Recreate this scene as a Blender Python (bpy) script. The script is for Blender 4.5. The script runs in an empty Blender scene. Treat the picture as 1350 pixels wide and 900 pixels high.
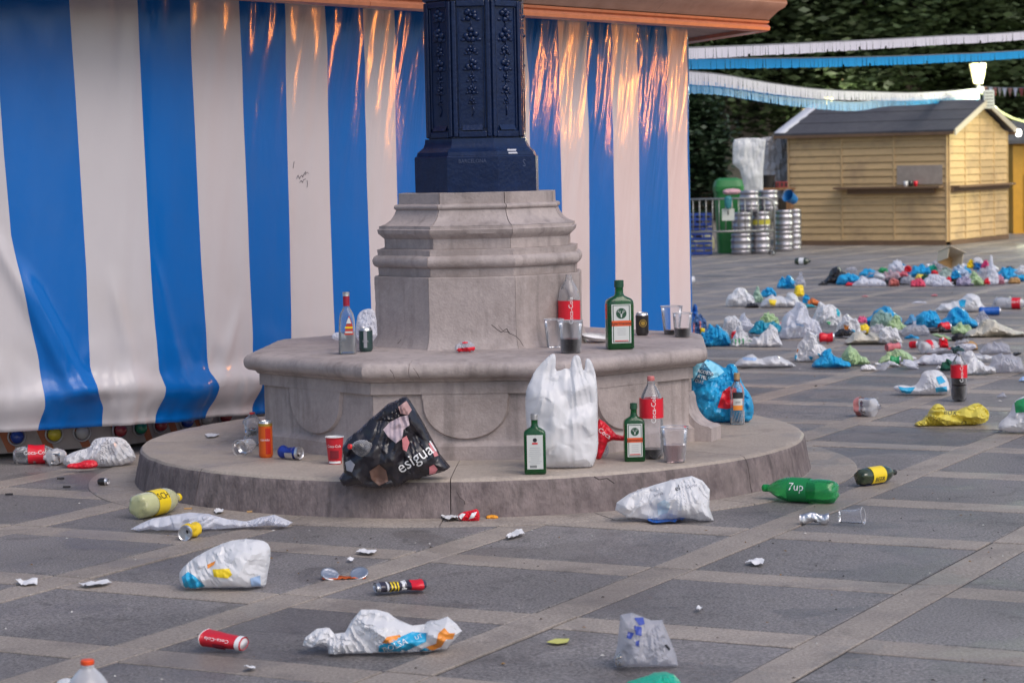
import bpy, bmesh, math, random
from mathutils import Vector, Matrix, noise, geometry
from mathutils.bvhtree import BVHTree
R = math.radians
random.seed(11)
sc = bpy.context.scene
col = bpy.context.collection
# ------------------------------------------------------------------ camera
FPX = 3109.81; PITCH = 0.0739; ROLL = -0.0205; EYE = 1.5
cp, sp = math.cos(PITCH), math.sin(PITCH); cr, sr = math.cos(ROLL), math.sin(ROLL)
right = Vector((cr, sr*sp, sr*cp)); upv = Vector((-sr, cr*sp, cr*cp)); fwd = Vector((0, cp, -sp))
cam_d = bpy.data.cameras.new('camera'); cam = bpy.data.objects.new('camera', cam_d); col.objects.link(cam)
cam.matrix_world = Matrix(((right.x, upv.x, -fwd.x, 0), (right.y, upv.y, -fwd.y, 0), (right.z, upv.z, -fwd.z, EYE), (0, 0, 0, 1)))
cam_d.sensor_width = 36; cam_d.lens = FPX/1350*36; cam_d.clip_start = .1; cam_d.clip_end = 1500
cam_d.dof.use_dof = True; cam_d.dof.focus_distance = 10.6; cam_d.dof.aperture_fstop = 6.3
sc.camera = cam
# ------------------------------------------------------------------ sky, sun, exposure
SUN_EL, SUN_AZ = 48, 140
w = bpy.data.worlds.new('World'); sc.world = w; w.use_nodes = True
nt = w.node_tree; bgn = nt.nodes['Background']
sky = nt.nodes.new('ShaderNodeTexSky'); sky.sky_type = 'NISHITA'; sky.sun_disc = False
sky.sun_elevation = R(SUN_EL); sky.sun_rotation = R(SUN_AZ); sky.air_density = 1.0; sky.dust_density = 3.0; sky.ozone_density = 1.6
nt.links.new(sky.outputs[0], bgn.inputs[0]); bgn.inputs[1].default_value = .10
sd = bpy.data.lights.new('sun', 'SUN'); sd.energy = .6; sd.angle = R(40); sd.color = (1, .93, .9)
sun = bpy.data.objects.new('sun', sd); col.objects.link(sun)
a = R(SUN_AZ); sdir = Vector((math.sin(a)*math.cos(R(SUN_EL)), math.cos(a)*math.cos(R(SUN_EL)), math.sin(R(SUN_EL))))
sun.rotation_euler = sdir.to_track_quat('Z', 'Y').to_euler()
sc.view_settings.view_transform = 'Standard'; sc.view_settings.look = 'None'; sc.view_settings.gamma = 1
sc.view_settings.exposure = 0.74
sc.cycles.transparent_max_bounces = 20; sc.cycles.max_bounces = 7

# ------------------------------------------------------------------ pixel <-> world
def ray(x, y):
    a = (x-675)/FPX; b = (450-y)/FPX
    return right*a + upv*b + fwd
def back(x, y, z=0.0):
    d = ray(x, y); t = (z-EYE)/d.z
    return Vector((d.x*t, d.y*t, z))
def atY(x, y, Y):
    d = ray(x, y); t = Y/d.y
    return Vector((d.x*t, Y, EYE+d.z*t))
def proj(p):
    q = Vector(p) - Vector((0, 0, EYE)); d = q.dot(fwd)
    return 675+FPX*q.dot(right)/d, 450-FPX*q.dot(upv)/d

# ------------------------------------------------------------------ materials
def mat(name, color, rough=.6, metal=0, var=.0, vs=8, bump=0, bs=40, coat=0, spec=.5, dirt=None, dirts=3, dirta=.5, stretch=None, trans=0, objvar=0, sheet=0, film=0, blot=0, streak=0):
    """procedural material: base colour with noise variation, dirt patches, bump"""
    m = bpy.data.materials.new(name); m.use_nodes = True; n = m.node_tree; b = n.nodes['Principled BSDF']; L = n.links.new
    b.inputs['Roughness'].default_value = rough; b.inputs['Metallic'].default_value = metal
    b.inputs['Specular IOR Level'].default_value = spec; b.inputs['Coat Weight'].default_value = coat; b.inputs['Coat Roughness'].default_value = .12
    b.inputs['Base Color'].default_value = (*color, 1)
    geo = n.nodes.new('ShaderNodeNewGeometry'); mp = n.nodes.new('ShaderNodeMapping'); L(geo.outputs['Position'], mp.inputs[0])
    if stretch: mp.inputs['Scale'].default_value = stretch
    out = None
    if var or dirt or objvar:
        rgb = n.nodes.new('ShaderNodeRGB'); rgb.outputs[0].default_value = (*color, 1); out = rgb.outputs[0]
    if var:
        t = n.nodes.new('ShaderNodeTexNoise'); t.inputs['Scale'].default_value = vs; t.inputs['Detail'].default_value = 6; t.inputs['Roughness'].default_value = .65
        L(mp.outputs[0], t.inputs['Vector'])
        mr = n.nodes.new('ShaderNodeMapRange'); mr.inputs[1].default_value = .25; mr.inputs[2].default_value = .75; mr.inputs[3].default_value = 1-var; mr.inputs[4].default_value = 1+var
        L(t.outputs[0], mr.inputs[0]); mx = n.nodes.new('ShaderNodeVectorMath'); mx.operation = 'SCALE'; L(out, mx.inputs[0]); L(mr.outputs[0], mx.inputs['Scale']); out = mx.outputs[0]
    if objvar:
        oi = n.nodes.new('ShaderNodeObjectInfo'); mr = n.nodes.new('ShaderNodeMapRange'); mr.inputs[3].default_value = 1-objvar; mr.inputs[4].default_value = 1+objvar
        L(oi.outputs['Random'], mr.inputs[0]); mx = n.nodes.new('ShaderNodeVectorMath'); mx.operation = 'SCALE'; L(out, mx.inputs[0]); L(mr.outputs[0], mx.inputs['Scale']); out = mx.outputs[0]
    if dirt:
        t = n.nodes.new('ShaderNodeTexNoise'); t.inputs['Scale'].default_value = dirts; t.inputs['Detail'].default_value = 8; t.inputs['Roughness'].default_value = .7
        L(geo.outputs['Position'], t.inputs['Vector'])
        mr = n.nodes.new('ShaderNodeMapRange'); mr.inputs[1].default_value = .48; mr.inputs[2].default_value = .72; mr.inputs[4].default_value = dirta
        L(t.outputs[0], mr.inputs[0]); mx = n.nodes.new('ShaderNodeMix'); mx.data_type = 'RGBA'; L(mr.outputs[0], mx.inputs[0]); L(out, mx.inputs[6]); mx.inputs[7].default_value = (*dirt, 1); out = mx.outputs[2]
    if streak:      # rain and drink streaks running down upright faces
        mp3 = n.nodes.new('ShaderNodeMapping'); mp3.inputs['Scale'].default_value = (1, 1, .10); L(geo.outputs['Position'], mp3.inputs[0])
        t = n.nodes.new('ShaderNodeTexNoise'); t.inputs['Scale'].default_value = 17; t.inputs['Detail'].default_value = 4; L(mp3.outputs[0], t.inputs['Vector'])
        mr = n.nodes.new('ShaderNodeMapRange'); mr.inputs[1].default_value = .54; mr.inputs[2].default_value = .70; mr.inputs[3].default_value = 1; mr.inputs[4].default_value = 1-streak; L(t.outputs[0], mr.inputs[0])
        mx = n.nodes.new('ShaderNodeVectorMath'); mx.operation = 'SCALE'; L(out, mx.inputs[0]); L(mr.outputs[0], mx.inputs['Scale']); out = mx.outputs[0]
    if blot:
        for bsc, lo_, hi_, am_ in ((.55, .42, .62, blot), (1.7, .52, .60, blot*.8), (6.5, .60, .66, blot*.9)):
            t = n.nodes.new('ShaderNodeTexNoise'); t.inputs['Scale'].default_value = bsc; t.inputs['Detail'].default_value = 5; t.inputs['Distortion'].default_value = .6; L(geo.outputs['Position'], t.inputs['Vector'])
            mr = n.nodes.new('ShaderNodeMapRange'); mr.interpolation_type = 'SMOOTHSTEP'; mr.inputs[1].default_value = lo_; mr.inputs[2].default_value = hi_; mr.inputs[3].default_value = 1; mr.inputs[4].default_value = 1-am_; L(t.outputs[0], mr.inputs[0])
            mx = n.nodes.new('ShaderNodeVectorMath'); mx.operation = 'SCALE'; L(out, mx.inputs[0]); L(mr.outputs[0], mx.inputs['Scale']); out = mx.outputs[0]
            if bsc == 1.7:
                rr_ = n.nodes.new('ShaderNodeMapRange'); rr_.inputs[1].default_value = lo_; rr_.inputs[2].default_value = hi_; rr_.inputs[3].default_value = rough; rr_.inputs[4].default_value = rough*.62; L(t.outputs[0], rr_.inputs[0]); L(rr_.outputs[0], b.inputs['Roughness'])
    if out: L(out, b.inputs['Base Color'])
    if bump:
        t = n.nodes.new('ShaderNodeTexNoise'); t.inputs['Scale'].default_value = bs; t.inputs['Detail'].default_value = 5; L(mp.outputs[0], t.inputs['Vector'])
        bp = n.nodes.new('ShaderNodeBump'); bp.inputs['Strength'].default_value = bump; bp.inputs['Distance'].default_value = .01; L(t.outputs[0], bp.inputs['Height']); L(bp.outputs[0], b.inputs['Normal'])
    if film:     # crinkles of thin film: fold lines in cells of two sizes over the base relief
        prev = None
        for sc_f, st_f, ds_f, rot_f, vec_f in ((26, .7, .012, .5, (1, 1, .22)), (34, .5, .009, -.7, (1, 1, .25)), (70, .35, .005, 1.35, (1, 1, .3))):
            mp2 = n.nodes.new('ShaderNodeMapping'); mp2.inputs['Rotation'].default_value = (rot_f*.3, rot_f, 0); mp2.inputs['Scale'].default_value = vec_f; L(geo.outputs['Position'], mp2.inputs[0])
            t = n.nodes.new('ShaderNodeTexNoise'); t.noise_type = 'RIDGED_MULTIFRACTAL'; t.inputs['Scale'].default_value = sc_f; t.inputs['Detail'].default_value = 1.5; t.inputs['Distortion'].default_value = .5; L(mp2.outputs[0], t.inputs['Vector'])
            bp = n.nodes.new('ShaderNodeBump'); bp.inputs['Strength'].default_value = st_f*film; bp.inputs['Distance'].default_value = ds_f; L(t.outputs[0], bp.inputs['Height'])
            if prev: L(prev, bp.inputs['Normal'])
            prev = bp.outputs[0]
        L(prev, b.inputs['Normal'])
    if trans:      # thin sheet: part of the light passes through, part of it straight
        o = n.nodes['Material Output']; ms = n.nodes.new('ShaderNodeMixShader'); tl = n.nodes.new('ShaderNodeBsdfTranslucent')
        if out: L(out, tl.inputs[0])
        else: tl.inputs[0].default_value = (*color, 1)
        if film: L(prev, tl.inputs['Normal'])
        ms.inputs[0].default_value = trans; L(b.outputs[0], ms.inputs[1]); L(tl.outputs[0], ms.inputs[2]); res = ms.outputs[0]
        if sheet:
            m2 = n.nodes.new('ShaderNodeMixShader'); tp = n.nodes.new('ShaderNodeBsdfTransparent'); m2.inputs[0].default_value = sheet; L(res, m2.inputs[1]); L(tp.outputs[0], m2.inputs[2]); res = m2.outputs[0]
        L(res, o.inputs[0])
    return m
def thin(name, tint, solid=.12, rough=.06, milk=(.75, .75, .78)):
    """thin clear plastic or glass: tinted see-through wall with a glossy, slightly milky skin"""
    m = bpy.data.materials.new(name); m.use_nodes = True; n = m.node_tree; b = n.nodes['Principled BSDF']; L = n.links.new; o = n.nodes['Material Output']
    b.inputs['Base Color'].default_value = (*milk, 1); b.inputs['Roughness'].default_value = rough
    tp = n.nodes.new('ShaderNodeBsdfTransparent'); tp.inputs[0].default_value = (*tint, 1)
    lw = n.nodes.new('ShaderNodeLayerWeight'); lw.inputs[0].default_value = .35
    mr = n.nodes.new('ShaderNodeMapRange'); mr.inputs[3].default_value = solid; mr.inputs[4].default_value = min(1, solid+.75); L(lw.outputs['Facing'], mr.inputs[0])
    pw = n.nodes.new('ShaderNodeMath'); pw.operation = 'POWER'; pw.inputs[1].default_value = 1.6
    L(mr.outputs[0], pw.inputs[0])
    ms = n.nodes.new('ShaderNodeMixShader'); L(mr.outputs[0], ms.inputs[0]); L(tp.outputs[0], ms.inputs[1]); L(b.outputs[0], ms.inputs[2])
    gl = n.nodes.new('ShaderNodeBsdfGlossy'); gl.inputs['Roughness'].default_value = rough; gl.inputs[0].default_value = (1, 1, 1, 1)
    m3 = n.nodes.new('ShaderNodeMixShader'); fr = n.nodes.new('ShaderNodeFresnel'); fr.inputs[0].default_value = 1.33
    L(fr.outputs[0], m3.inputs[0]); L(ms.outputs[0], m3.inputs[1]); L(gl.outputs[0], m3.inputs[2]); L(m3.outputs[0], o.inputs[0])
    t = n.nodes.new('ShaderNodeTexNoise'); t.inputs['Scale'].default_value = 60; tc = n.nodes.new('ShaderNodeTexCoord'); L(tc.outputs['Object'], t.inputs['Vector'])
    bp = n.nodes.new('ShaderNodeBump'); bp.inputs['Strength'].default_value = .25; bp.inputs['Distance'].default_value = .004; L(t.outputs[0], bp.inputs['Height'])
    for q in (b, gl): L(bp.outputs[0], q.inputs['Normal'])
    return m
def glow(name, color, strength):
    m = bpy.data.materials.new(name); m.use_nodes = True; b = m.node_tree.nodes['Principled BSDF']
    b.inputs['Base Color'].default_value = (*color, 1); b.inputs['Emission Color'].default_value = (*color, 1); b.inputs['Emission Strength'].default_value = strength
    return m

# ------------------------------------------------------------------ mesh helpers
class MB:
    def __init__(s): s.v = []; s.f = []; s.m = []
    def add(s, vs, fs, mi=0, M=None):
        o = len(s.v); s.v += [(M @ Vector(v)) if M else Vector(v) for v in vs]; s.f += [tuple(i+o for i in f) for f in fs]; s.m += [mi]*len(fs); return s
    def box(s, c, d, mi=0, M=None):
        x, y, z = c; a, b, e = d[0]/2, d[1]/2, d[2]/2
        vs = [(x+i*a, y+j*b, z+k*e) for i in (-1, 1) for j in (-1, 1) for k in (-1, 1)]
        return s.add(vs, [(0, 1, 3, 2), (4, 6, 7, 5), (0, 4, 5, 1), (2, 3, 7, 6), (0, 2, 6, 4), (1, 5, 7, 3)], mi, M)
    def tube(s, pts, r, n=8, mi=0, cap=True):
        pts = [Vector(p) for p in pts]; rings = []
        for i, p in enumerate(pts):
            t = (pts[min(i+1, len(pts)-1)]-pts[max(i-1, 0)]).normalized(); u = t.orthogonal().normalized() if i == 0 else (u-t*u.dot(t)).normalized(); v = t.cross(u)
            rr = r[i] if isinstance(r, (list, tuple)) else r
            rings.append([p+(u*math.cos(2*math.pi*k/n)+v*math.sin(2*math.pi*k/n))*rr for k in range(n)])
        vs = [v for rg in rings for v in rg]; fs = []
        for i in range(len(pts)-1):
            for k in range(n): fs.append((i*n+k, i*n+(k+1) % n, (i+1)*n+(k+1) % n, (i+1)*n+k))
        if cap: fs += [tuple(range(n))[::-1], tuple((len(pts)-1)*n+k for k in range(n))]
        return s.add(vs, fs, mi)
    def loft(s, prof, n=24, mi=0, cap0=True, cap1=True, M=None, disp=None):
        """prof: (z, a, b, e) super-ellipse sections, or (z, r)"""
        vs = []
        for q in prof:
            z, ax = q[0], q[1]; by = q[2] if len(q) > 2 else ax; e = q[3] if len(q) > 3 else 2
            for k in range(n):
                t = 2*math.pi*(k+.5)/n; c, d = math.cos(t), math.sin(t)
                p = Vector((ax*math.copysign(abs(c)**(2/e), c), by*math.copysign(abs(d)**(2/e), d), z))
                vs.append(disp(p, k, z) if disp else p)
        m = len(prof); fs = [(i*n+k, i*n+(k+1) % n, (i+1)*n+(k+1) % n, (i+1)*n+k) for i in range(m-1) for k in range(n)]
        if cap0: fs.append(tuple(range(n))[::-1])
        if cap1: fs.append(tuple((m-1)*n+k for k in range(n)))
        return s.add(vs, fs, mi, M)
    def build(s, name, mats, parent=None, smooth=False, label=None, kind=None, origin=None, auto=None):
        me = bpy.data.meshes.new(name); vs = s.v
        if origin is not None: vs = [v-Vector(origin) for v in vs]
        me.from_pydata([tuple(v) for v in vs], [], s.f)
        for m in (mats if isinstance(mats, (list, tuple)) else [mats]): me.materials.append(m)
        if any(s.m): me.polygons.foreach_set('material_index', s.m)
        me.update()
        if smooth: me.polygons.foreach_set('use_smooth', [True]*len(me.polygons))
        if auto: me.set_sharp_from_angle(angle=R(auto))
        o = bpy.data.objects.new(name, me); col.objects.link(o)
        if origin is not None: o.location = origin
        if parent: o.parent = parent
        if label: o['label'] = label
        if kind: o['kind'] = kind
        return o
def thing(name, label, cat, loc=(0, 0, 0), rz=0, group=None, rot=None):
    o = bpy.data.objects.new(name, None); col.objects.link(o); o.location = loc; o.rotation_euler = rot if rot else (0, 0, rz); o.empty_display_size = .1
    o['label'] = label; o['category'] = cat
    if group: o['group'] = group
    return o
def tag(o, label, cat, group=None):
    o['label'] = label; o['category'] = cat
    if group: o['group'] = group
    return o
def struct(o): o['kind'] = 'structure'; return o
def inst(me_obj, name, parent, M=None, loc=None, rz=0):
    o = bpy.data.objects.new(name, me_obj.data); col.objects.link(o); o.parent = parent
    if M is not None: o.matrix_local = M
    else: o.location = loc; o.rotation_euler = (0, 0, rz)
    return o
def ss(a, b, x): t = max(0, min(1, (x-a)/(b-a))); return t*t*(3-2*t)
def lerp_tab(tab, x):
    if x <= tab[0][0]: return tab[0][1]
    for (a, b), (c, d) in zip(tab, tab[1:]):
        if x <= c: return b+(d-b)*(x-a)/(c-a)
    return tab[-1][1]
def text_geo(s, size=1.0):
    """outline text as a flat mesh: verts (x, y) centred, faces"""
    cu = bpy.data.curves.new('t', 'FONT'); cu.body = s; cu.size = size; cu.align_x = 'CENTER'; cu.align_y = 'CENTER'; cu.resolution_u = 2
    o = bpy.data.objects.new('t', cu); me = bpy.data.meshes.new_from_object(o)
    vs = [(v.co.x, v.co.y) for v in me.vertices]; fs = [tuple(p.vertices) for p in me.polygons]
    bpy.data.objects.remove(o); bpy.data.meshes.remove(me); bpy.data.curves.remove(cu)
    return vs, fs

# ------------------------------------------------------------------ ground
GY, GX0, GY0, PU, PV, WU, WV = -.4817, .6568, 8.6591, 1.0116, .9843, .1681, .2035
cg, sg = math.cos(GY), math.sin(GY)
M_tile = mat('dark_stone', (.215, .197, .190), .58, blot=.26, var=1.05, vs=105, bump=.35, bs=260, dirt=(.25, .225, .235), dirts=1.6, dirta=.38, objvar=.10)
M_strip = mat('tan_stone', (.35, .298, .256), .6, blot=.16, var=.55, vs=90, bump=.4, bs=160, dirt=(.12, .105, .105), dirts=2.5, dirta=.5, objvar=.08)
M_joint = mat('joint_dirt', (.045, .04, .04), .9, var=.3, vs=60)
g = MB(); g.add([(-250, -60, -.02), (250, -60, -.02), (250, 500, -.02), (-250, 500, -.02)], [(0, 1, 2, 3)])
ground = struct(g.build('ground', mat('far_paving', (.15, .135, .14), .6, var=.2, vs=3)))
jg = MB(); jg.add([(-30, 2, -.006), (40, 2, -.006), (40, 75, -.006), (-30, 75, -.006)], [(0, 1, 2, 3)])
jo = struct(jg.build('joint_bed', M_joint, ground))
def slabmesh(nm, lx, ly, mt, gap=.004, bev=.004, th=.03):
    a0, a1, b0, b1 = gap, lx-gap, gap, ly-gap; e = bev
    vs = [(a0, b0, -th), (a1, b0, -th), (a1, b1, -th), (a0, b1, -th), (a0, b0, -e*.6), (a1, b0, -e*.6), (a1, b1, -e*.6), (a0, b1, -e*.6),
          (a0+e, b0+e, 0), (a1-e, b0+e, 0), (a1-e, b1-e, 0), (a0+e, b1-e, 0)]
    fs = [(0, 1, 5, 4), (1, 2, 6, 5), (2, 3, 7, 6), (3, 0, 4, 7), (4, 5, 9, 8), (5, 6, 10, 9), (6, 7, 11, 10), (7, 4, 8, 11), (8, 9, 10, 11)]
    return vs, fs
KIND = {'paving_slab': ((PU-WU, PV-WV), (0, 0), M_tile), 'strip_stone': ((PU-WU, WV), (0, PV-WV), M_strip), 'cross_stone': ((WU, PV), (PU-WU, 0), M_strip)}
shared = {}; far = {k: MB() for k in KIND}; cnt = dict.fromkeys(KIND, 0)
rnd = random.Random(5)
for iv in range(-9, 62):
    for iu in range(-26, 40):
        cx = GX0+(iu+.5)*PU*cg-(iv+.5)*PV*sg; cy = GY0+(iu+.5)*PU*sg+(iv+.5)*PV*cg
        if cy < 3 or cy > 62 or not (-8-cy*.12 < cx < 5+cy*.32): continue
        px, py = proj((cx, cy, 0)); near = cy < 18.5 and -190 < px < 1540 and py < 1020 and not (cy > 15.2 and px < 800)
        for k, ((lx, ly), (ou, ov), mt) in KIND.items():
            u = iu*PU+ou; v = iv*PV+ov; x = GX0+u*cg-v*sg; y = GY0+u*sg+v*cg
            dz = rnd.uniform(-.0022, .0012)-(.0015 if k == 'paving_slab' else 0)
            if near:
                if k not in shared: shared[k] = MB().add(*slabmesh(k, lx, ly, mt)).build(k, mt, ground); o = shared[k]
                else: o = bpy.data.objects.new(k, shared[k].data); col.objects.link(o); o.parent = ground
                o.location = (x, y, dz); o.rotation_euler = (rnd.uniform(-.0015, .0015), rnd.uniform(-.0015, .0015), GY); cnt[k] += 1
            else:
                far[k].add(*slabmesh(k, lx, ly, mt, gap=.004, bev=.004), M=Matrix.Translation((x, y, dz)) @ Matrix.Rotation(GY, 4, 'Z'))
print('tiles', cnt)
for k, mbf in far.items(): mbf.build('far_'+k, KIND[k][2], ground, kind='stuff')

# ------------------------------------------------------------------ stone plinth with seat
M_stone = mat('pink_grey_stone', (.435, .37, .352), .66, streak=.27, var=.12, vs=40, bump=.28, bs=90, blot=.10, dirt=(.24, .195, .175), dirts=3.2, dirta=.75, objvar=.05)
M_step = mat('worn_step_top', (.42, .355, .30), .7, blot=.12, var=.18, vs=60, bump=.4, bs=90, dirt=(.24, .20, .18), dirts=3.5, dirta=.6, objvar=.04)
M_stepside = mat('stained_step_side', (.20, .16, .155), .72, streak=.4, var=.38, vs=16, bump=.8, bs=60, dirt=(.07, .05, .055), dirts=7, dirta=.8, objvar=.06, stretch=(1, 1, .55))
PC = Vector((-.155, 11.72, 0)); DC = Vector((-.205, 11.70, 0)); TH0 = -26.0
def octR(ang, Rv):      # radius of an octagon (vertex radius Rv, vertices at TH0+45k), ang in degrees from the viewer
    t = ((ang-TH0) % 45)-22.5
    return Rv*math.cos(R(22.5))/math.cos(R(t))
def arc_piece(prof, a0, a1, c, step=3.0, octa=True, inner=None, worn=.0015, gapd=.12):
    """solid wedge of a stone course; prof = outer profile (R, z) bottom to top; angle from -Y, clockwise seen from above = +X"""
    a0 += gapd; a1 -= gapd
    n = max(2, int((a1-a0)/step)+1); angs = [a0+(a1-a0)*i/n for i in range(n+1)]
    if octa:
        for k in range(8):
            va = TH0+45*k
            for vv in (va-360, va, va+360):
                if a0 < vv < a1: angs.append(vv)
        angs = sorted(set(angs))
    rin = inner if inner is not None else .05
    loop = [(rin, prof[0][1])]+list(prof)+[(rin, prof[-1][1])]
    vs = []; m = len(loop)
    for an in angs:
        s, co = math.sin(R(an)), -math.cos(R(an))
        for j, (r, z) in enumerate(loop):
            rr = r if j in (0, m-1) else (octR(an, r) if octa else r)
            p = Vector((c.x+s*rr, c.y+co*rr, z))
            if j not in (0, m-1):
                nn = noise.noise(p*9)*worn+noise.noise(p*28)*worn*.6; p += Vector((s, co, 0))*nn; p.z += noise.noise(p*14+Vector((9, 0, 0)))*worn*.6
            vs.append(p)
    fs = [(i*m+j, (i+1)*m+j, (i+1)*m+(j+1) % m, i*m+(j+1) % m) for i in range(len(angs)-1) for j in range(m)]
    fs += [tuple(range(m)), tuple((len(angs)-1)*m+j for j in range(m))[::-1]]
    return vs, fs
plinth = thing('stone_plinth', 'pinkish stone octagonal plinth and seat on a round step, carrying the dark blue lamp post', 'stone base', PC)
def course(nm, prof, cuts, c=PC, octa=True, m=None, inner=None, step=3.0, worn=.0018, gapd=.1, auto=35):
    for a0, a1 in zip(cuts, cuts[1:]+[cuts[0]+360]):
        mb = MB().add(*arc_piece(prof, a0, a1, c, step, octa, inner, worn, gapd))
        o = mb.build(nm, m or M_stone, plinth, smooth=True, auto=auto); o.location = -PC
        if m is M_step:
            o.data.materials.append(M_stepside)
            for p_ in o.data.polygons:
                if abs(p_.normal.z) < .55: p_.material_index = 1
    return
ringcuts = [TH0+22.5*k for k in range(16)]
def sub(prof, d=.025):      # subdivide the straight runs of a profile so wear shows
    out = [prof[0]]
    for p, q in zip(prof, prof[1:]):
        n = max(1, int(math.hypot(q[0]-p[0], q[1]-p[1])/d))
        for i in range(1, n+1): out.append((p[0]+(q[0]-p[0])*i/n, p[1]+(q[1]-p[1])*i/n))
    return out
course('ring_stone', [(1.895, -.02), (1.895, .001), (1.889, .0035)], ringcuts, DC, False, M_strip, inner=1.5, worn=.0004)
# round step: joints where the photograph shows them
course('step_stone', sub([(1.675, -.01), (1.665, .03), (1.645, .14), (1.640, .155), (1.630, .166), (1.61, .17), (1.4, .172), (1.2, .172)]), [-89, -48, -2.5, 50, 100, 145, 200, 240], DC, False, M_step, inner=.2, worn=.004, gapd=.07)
vcuts = [TH0+45*k for k in range(8)]
mid = [TH0+22.5+45*k for k in range(8)]
course('base_stone', sub([(1.135, .171), (1.135, .235), (1.115, .25), (1.108, .262), (1.108, .475)]), vcuts, gapd=.05)
course('band_stone', sub([(1.13, .476), (1.13, .53), (1.14, .532)]), vcuts, gapd=.05)
nose = [(1.14, .533), (1.15, .545), (1.185, .552)]+[(1.175+.032*math.cos(R(t)), .588+.036*math.sin(R(t))) for t in range(-75, 91, 15)]+[(1.14, .632), (1.0, .636), (.8, .637), (.5, .637)]
course('seat_stone', sub(nose), [TH0+10+90*k for k in range(4)], gapd=.06, worn=.003)
# pedestal
blk = [(.575, .637), (.56, .655), (.548, .69), (.541, .74), (.541, .975), (.536, .98)]
course('pedestal_block', sub(blk), vcuts, gapd=.08, worn=.003, step=2)
course('torus_stone', sub([(.518, .981), (.522, 1.02)]+[(.522+.027*math.cos(R(t)), 1.052+.03*math.sin(R(t))) for t in range(-90, 91, 18)]+[(.522, 1.084), (.524, 1.108), (.50, 1.112)], .02), [TH0+k for k in (0, 90, 135, 180, 270)], worn=.003, step=2)
course('neck_stone', sub([(.486, 1.113), (.486, 1.16), (.50, 1.172), (.517, 1.186), (.522, 1.205), (.512, 1.209), (.512, 1.222)], .012), [TH0+k for k in (0, 45, 180, 270)], worn=.002, step=2)
course('scotia_stone', sub([(.505, 1.223), (.478, 1.232), (.452, 1.25), (.433, 1.275), (.422, 1.30)], .012)+[(.422+.012*math.cos(R(t)), 1.312+.012*math.sin(R(t))) for t in range(-90, 91, 30)]+[(.409, 1.327), (.409, 1.378), (.406, 1.38)], vcuts, worn=.002, step=2, gapd=.25)
# hanging lobes on each base panel
for k in range(8):
    an = TH0+22.5+45*k; apo = 1.108*math.cos(R(22.5))
    M = Matrix.Rotation(R(an), 4, 'Z') @ Matrix.Translation((0, -apo, 0))
    mb = MB(); N = 18; f = []; b = []
    pts = [(-.205, .476), (-.205, .455)]+[(-.20*math.cos(math.pi*i/N), .44-.175*math.sin(math.pi*i/N)**.85) for i in range(N+1)]+[(.205, .455), (.205, .476)]
    for (x, z) in pts: f.append((x*.96, -.017, z+(.006 if z < .45 else 0))); b.append((x, -.001, z))
    m_ = len(pts); mb.add(f+b, [tuple(range(m_))]+[(i, m_+i, m_+(i+1) % m_, (i+1) % m_) for i in range(m_)])
    o = mb.build('apron_lobe', M_stone, plinth, auto=30); o.matrix_local = M
    # side fillets of the sunk panel
# scroll buttress at the right-hand corner
mb = MB(); pr = [(.0, .172), (.155, .172), (.155, .235), (.14, .245)]+[(.14-.11*math.sin(R(t)), .245+.13*(1-math.cos(R(t)))) for t in range(10, 91, 10)]+[(.02, .40), (0, .40)]
f = [(x, -.08, z) for x, z in pr]; b = [(x, .08, z) for x, z in pr]; q = len(pr)
mb.add(f+b, [tuple(range(q)), tuple(range(q, 2*q))[::-1]]+[(i, q+i, q+(i+1) % q, (i+1) % q) for i in range(q)])
for an in (68,):
    o = mb.build('scroll_buttress', M_stone, plinth, auto=40); o.matrix_local = Matrix.Rotation(R(an-90), 4, 'Z') @ Matrix.Translation((1.06, 0, 0))
# dark hairline cracks on step and seat
M_crack = mat('crack_shadow', (.05, .04, .04), .95)
def crack(pts, wd=.003, nm='crack'):
    mb = MB()
    for p, q in zip(pts, pts[1:]):
        d = (q-p).normalized(); sdir_ = d.cross(Vector((0, -1, .35)).normalized()).normalized()*wd*rnd.uniform(.4, 1)
        mb.add([p-sdir_, p+sdir_, q+sdir_, q-sdir_], [(0, 1, 2, 3)])
    o = mb.build(nm, M_crack, plinth); o.location = -PC
def jag(a, b, n=7, j=.006):
    return [a+(b-a)*i/n+Vector((rnd.uniform(-j, j), 0, rnd.uniform(-j, j))) for i in range(n+1)]

# ------------------------------------------------------------------ cast-iron lamp post
M_iron = mat('navy_gloss_paint', (.006, .017, .060), .24, coat=.05, bump=.2, bs=60, var=.25, vs=20, spec=.3)
M_silv = mat('worn_silver', (.45, .45, .5), .35, metal=.6)
post = thing('lamp_post', 'dark navy cast iron lamp post with flower reliefs, standing on the stone plinth', 'lamp post', (PC.x, PC.y, 1.38))
def shell(nm, prof, m=M_iron, worn=.0008, auto=30, parent=None):
    o = MB().add(*arc_piece(sub(prof, .03), -179.99, 180, PC, 4, True, .01, worn, 0)).build(nm, m, post, smooth=True, auto=auto); o.location = (-PC.x, -PC.y, -1.38); return o
shell('base_block', [(.322, 1.381), (.322, 1.55), (.318, 1.556)])
shell('base_moulding', [(.312, 1.557), (.306, 1.575), (.29, 1.588), (.276, 1.60), (.268, 1.62), (.266, 1.64)])
shell('shaft', [(.246, 1.641), (.246, 2.31)])
shell('capital', [(.262, 2.311), (.27, 2.33), (.28, 2.36), (.28, 2.40), (.25, 2.43), (.20, 2.47)])
mb = MB(); mb.loft([(2.47, .12), (2.5, .14), (2.56, .1), (2.7, .085), (4.3, .055), (4.34, .09), (4.4, .05)], 20)
o = mb.build('upper_column', M_iron, post, smooth=True, auto=40); o.location = (0, 0, -1.38)
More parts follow.
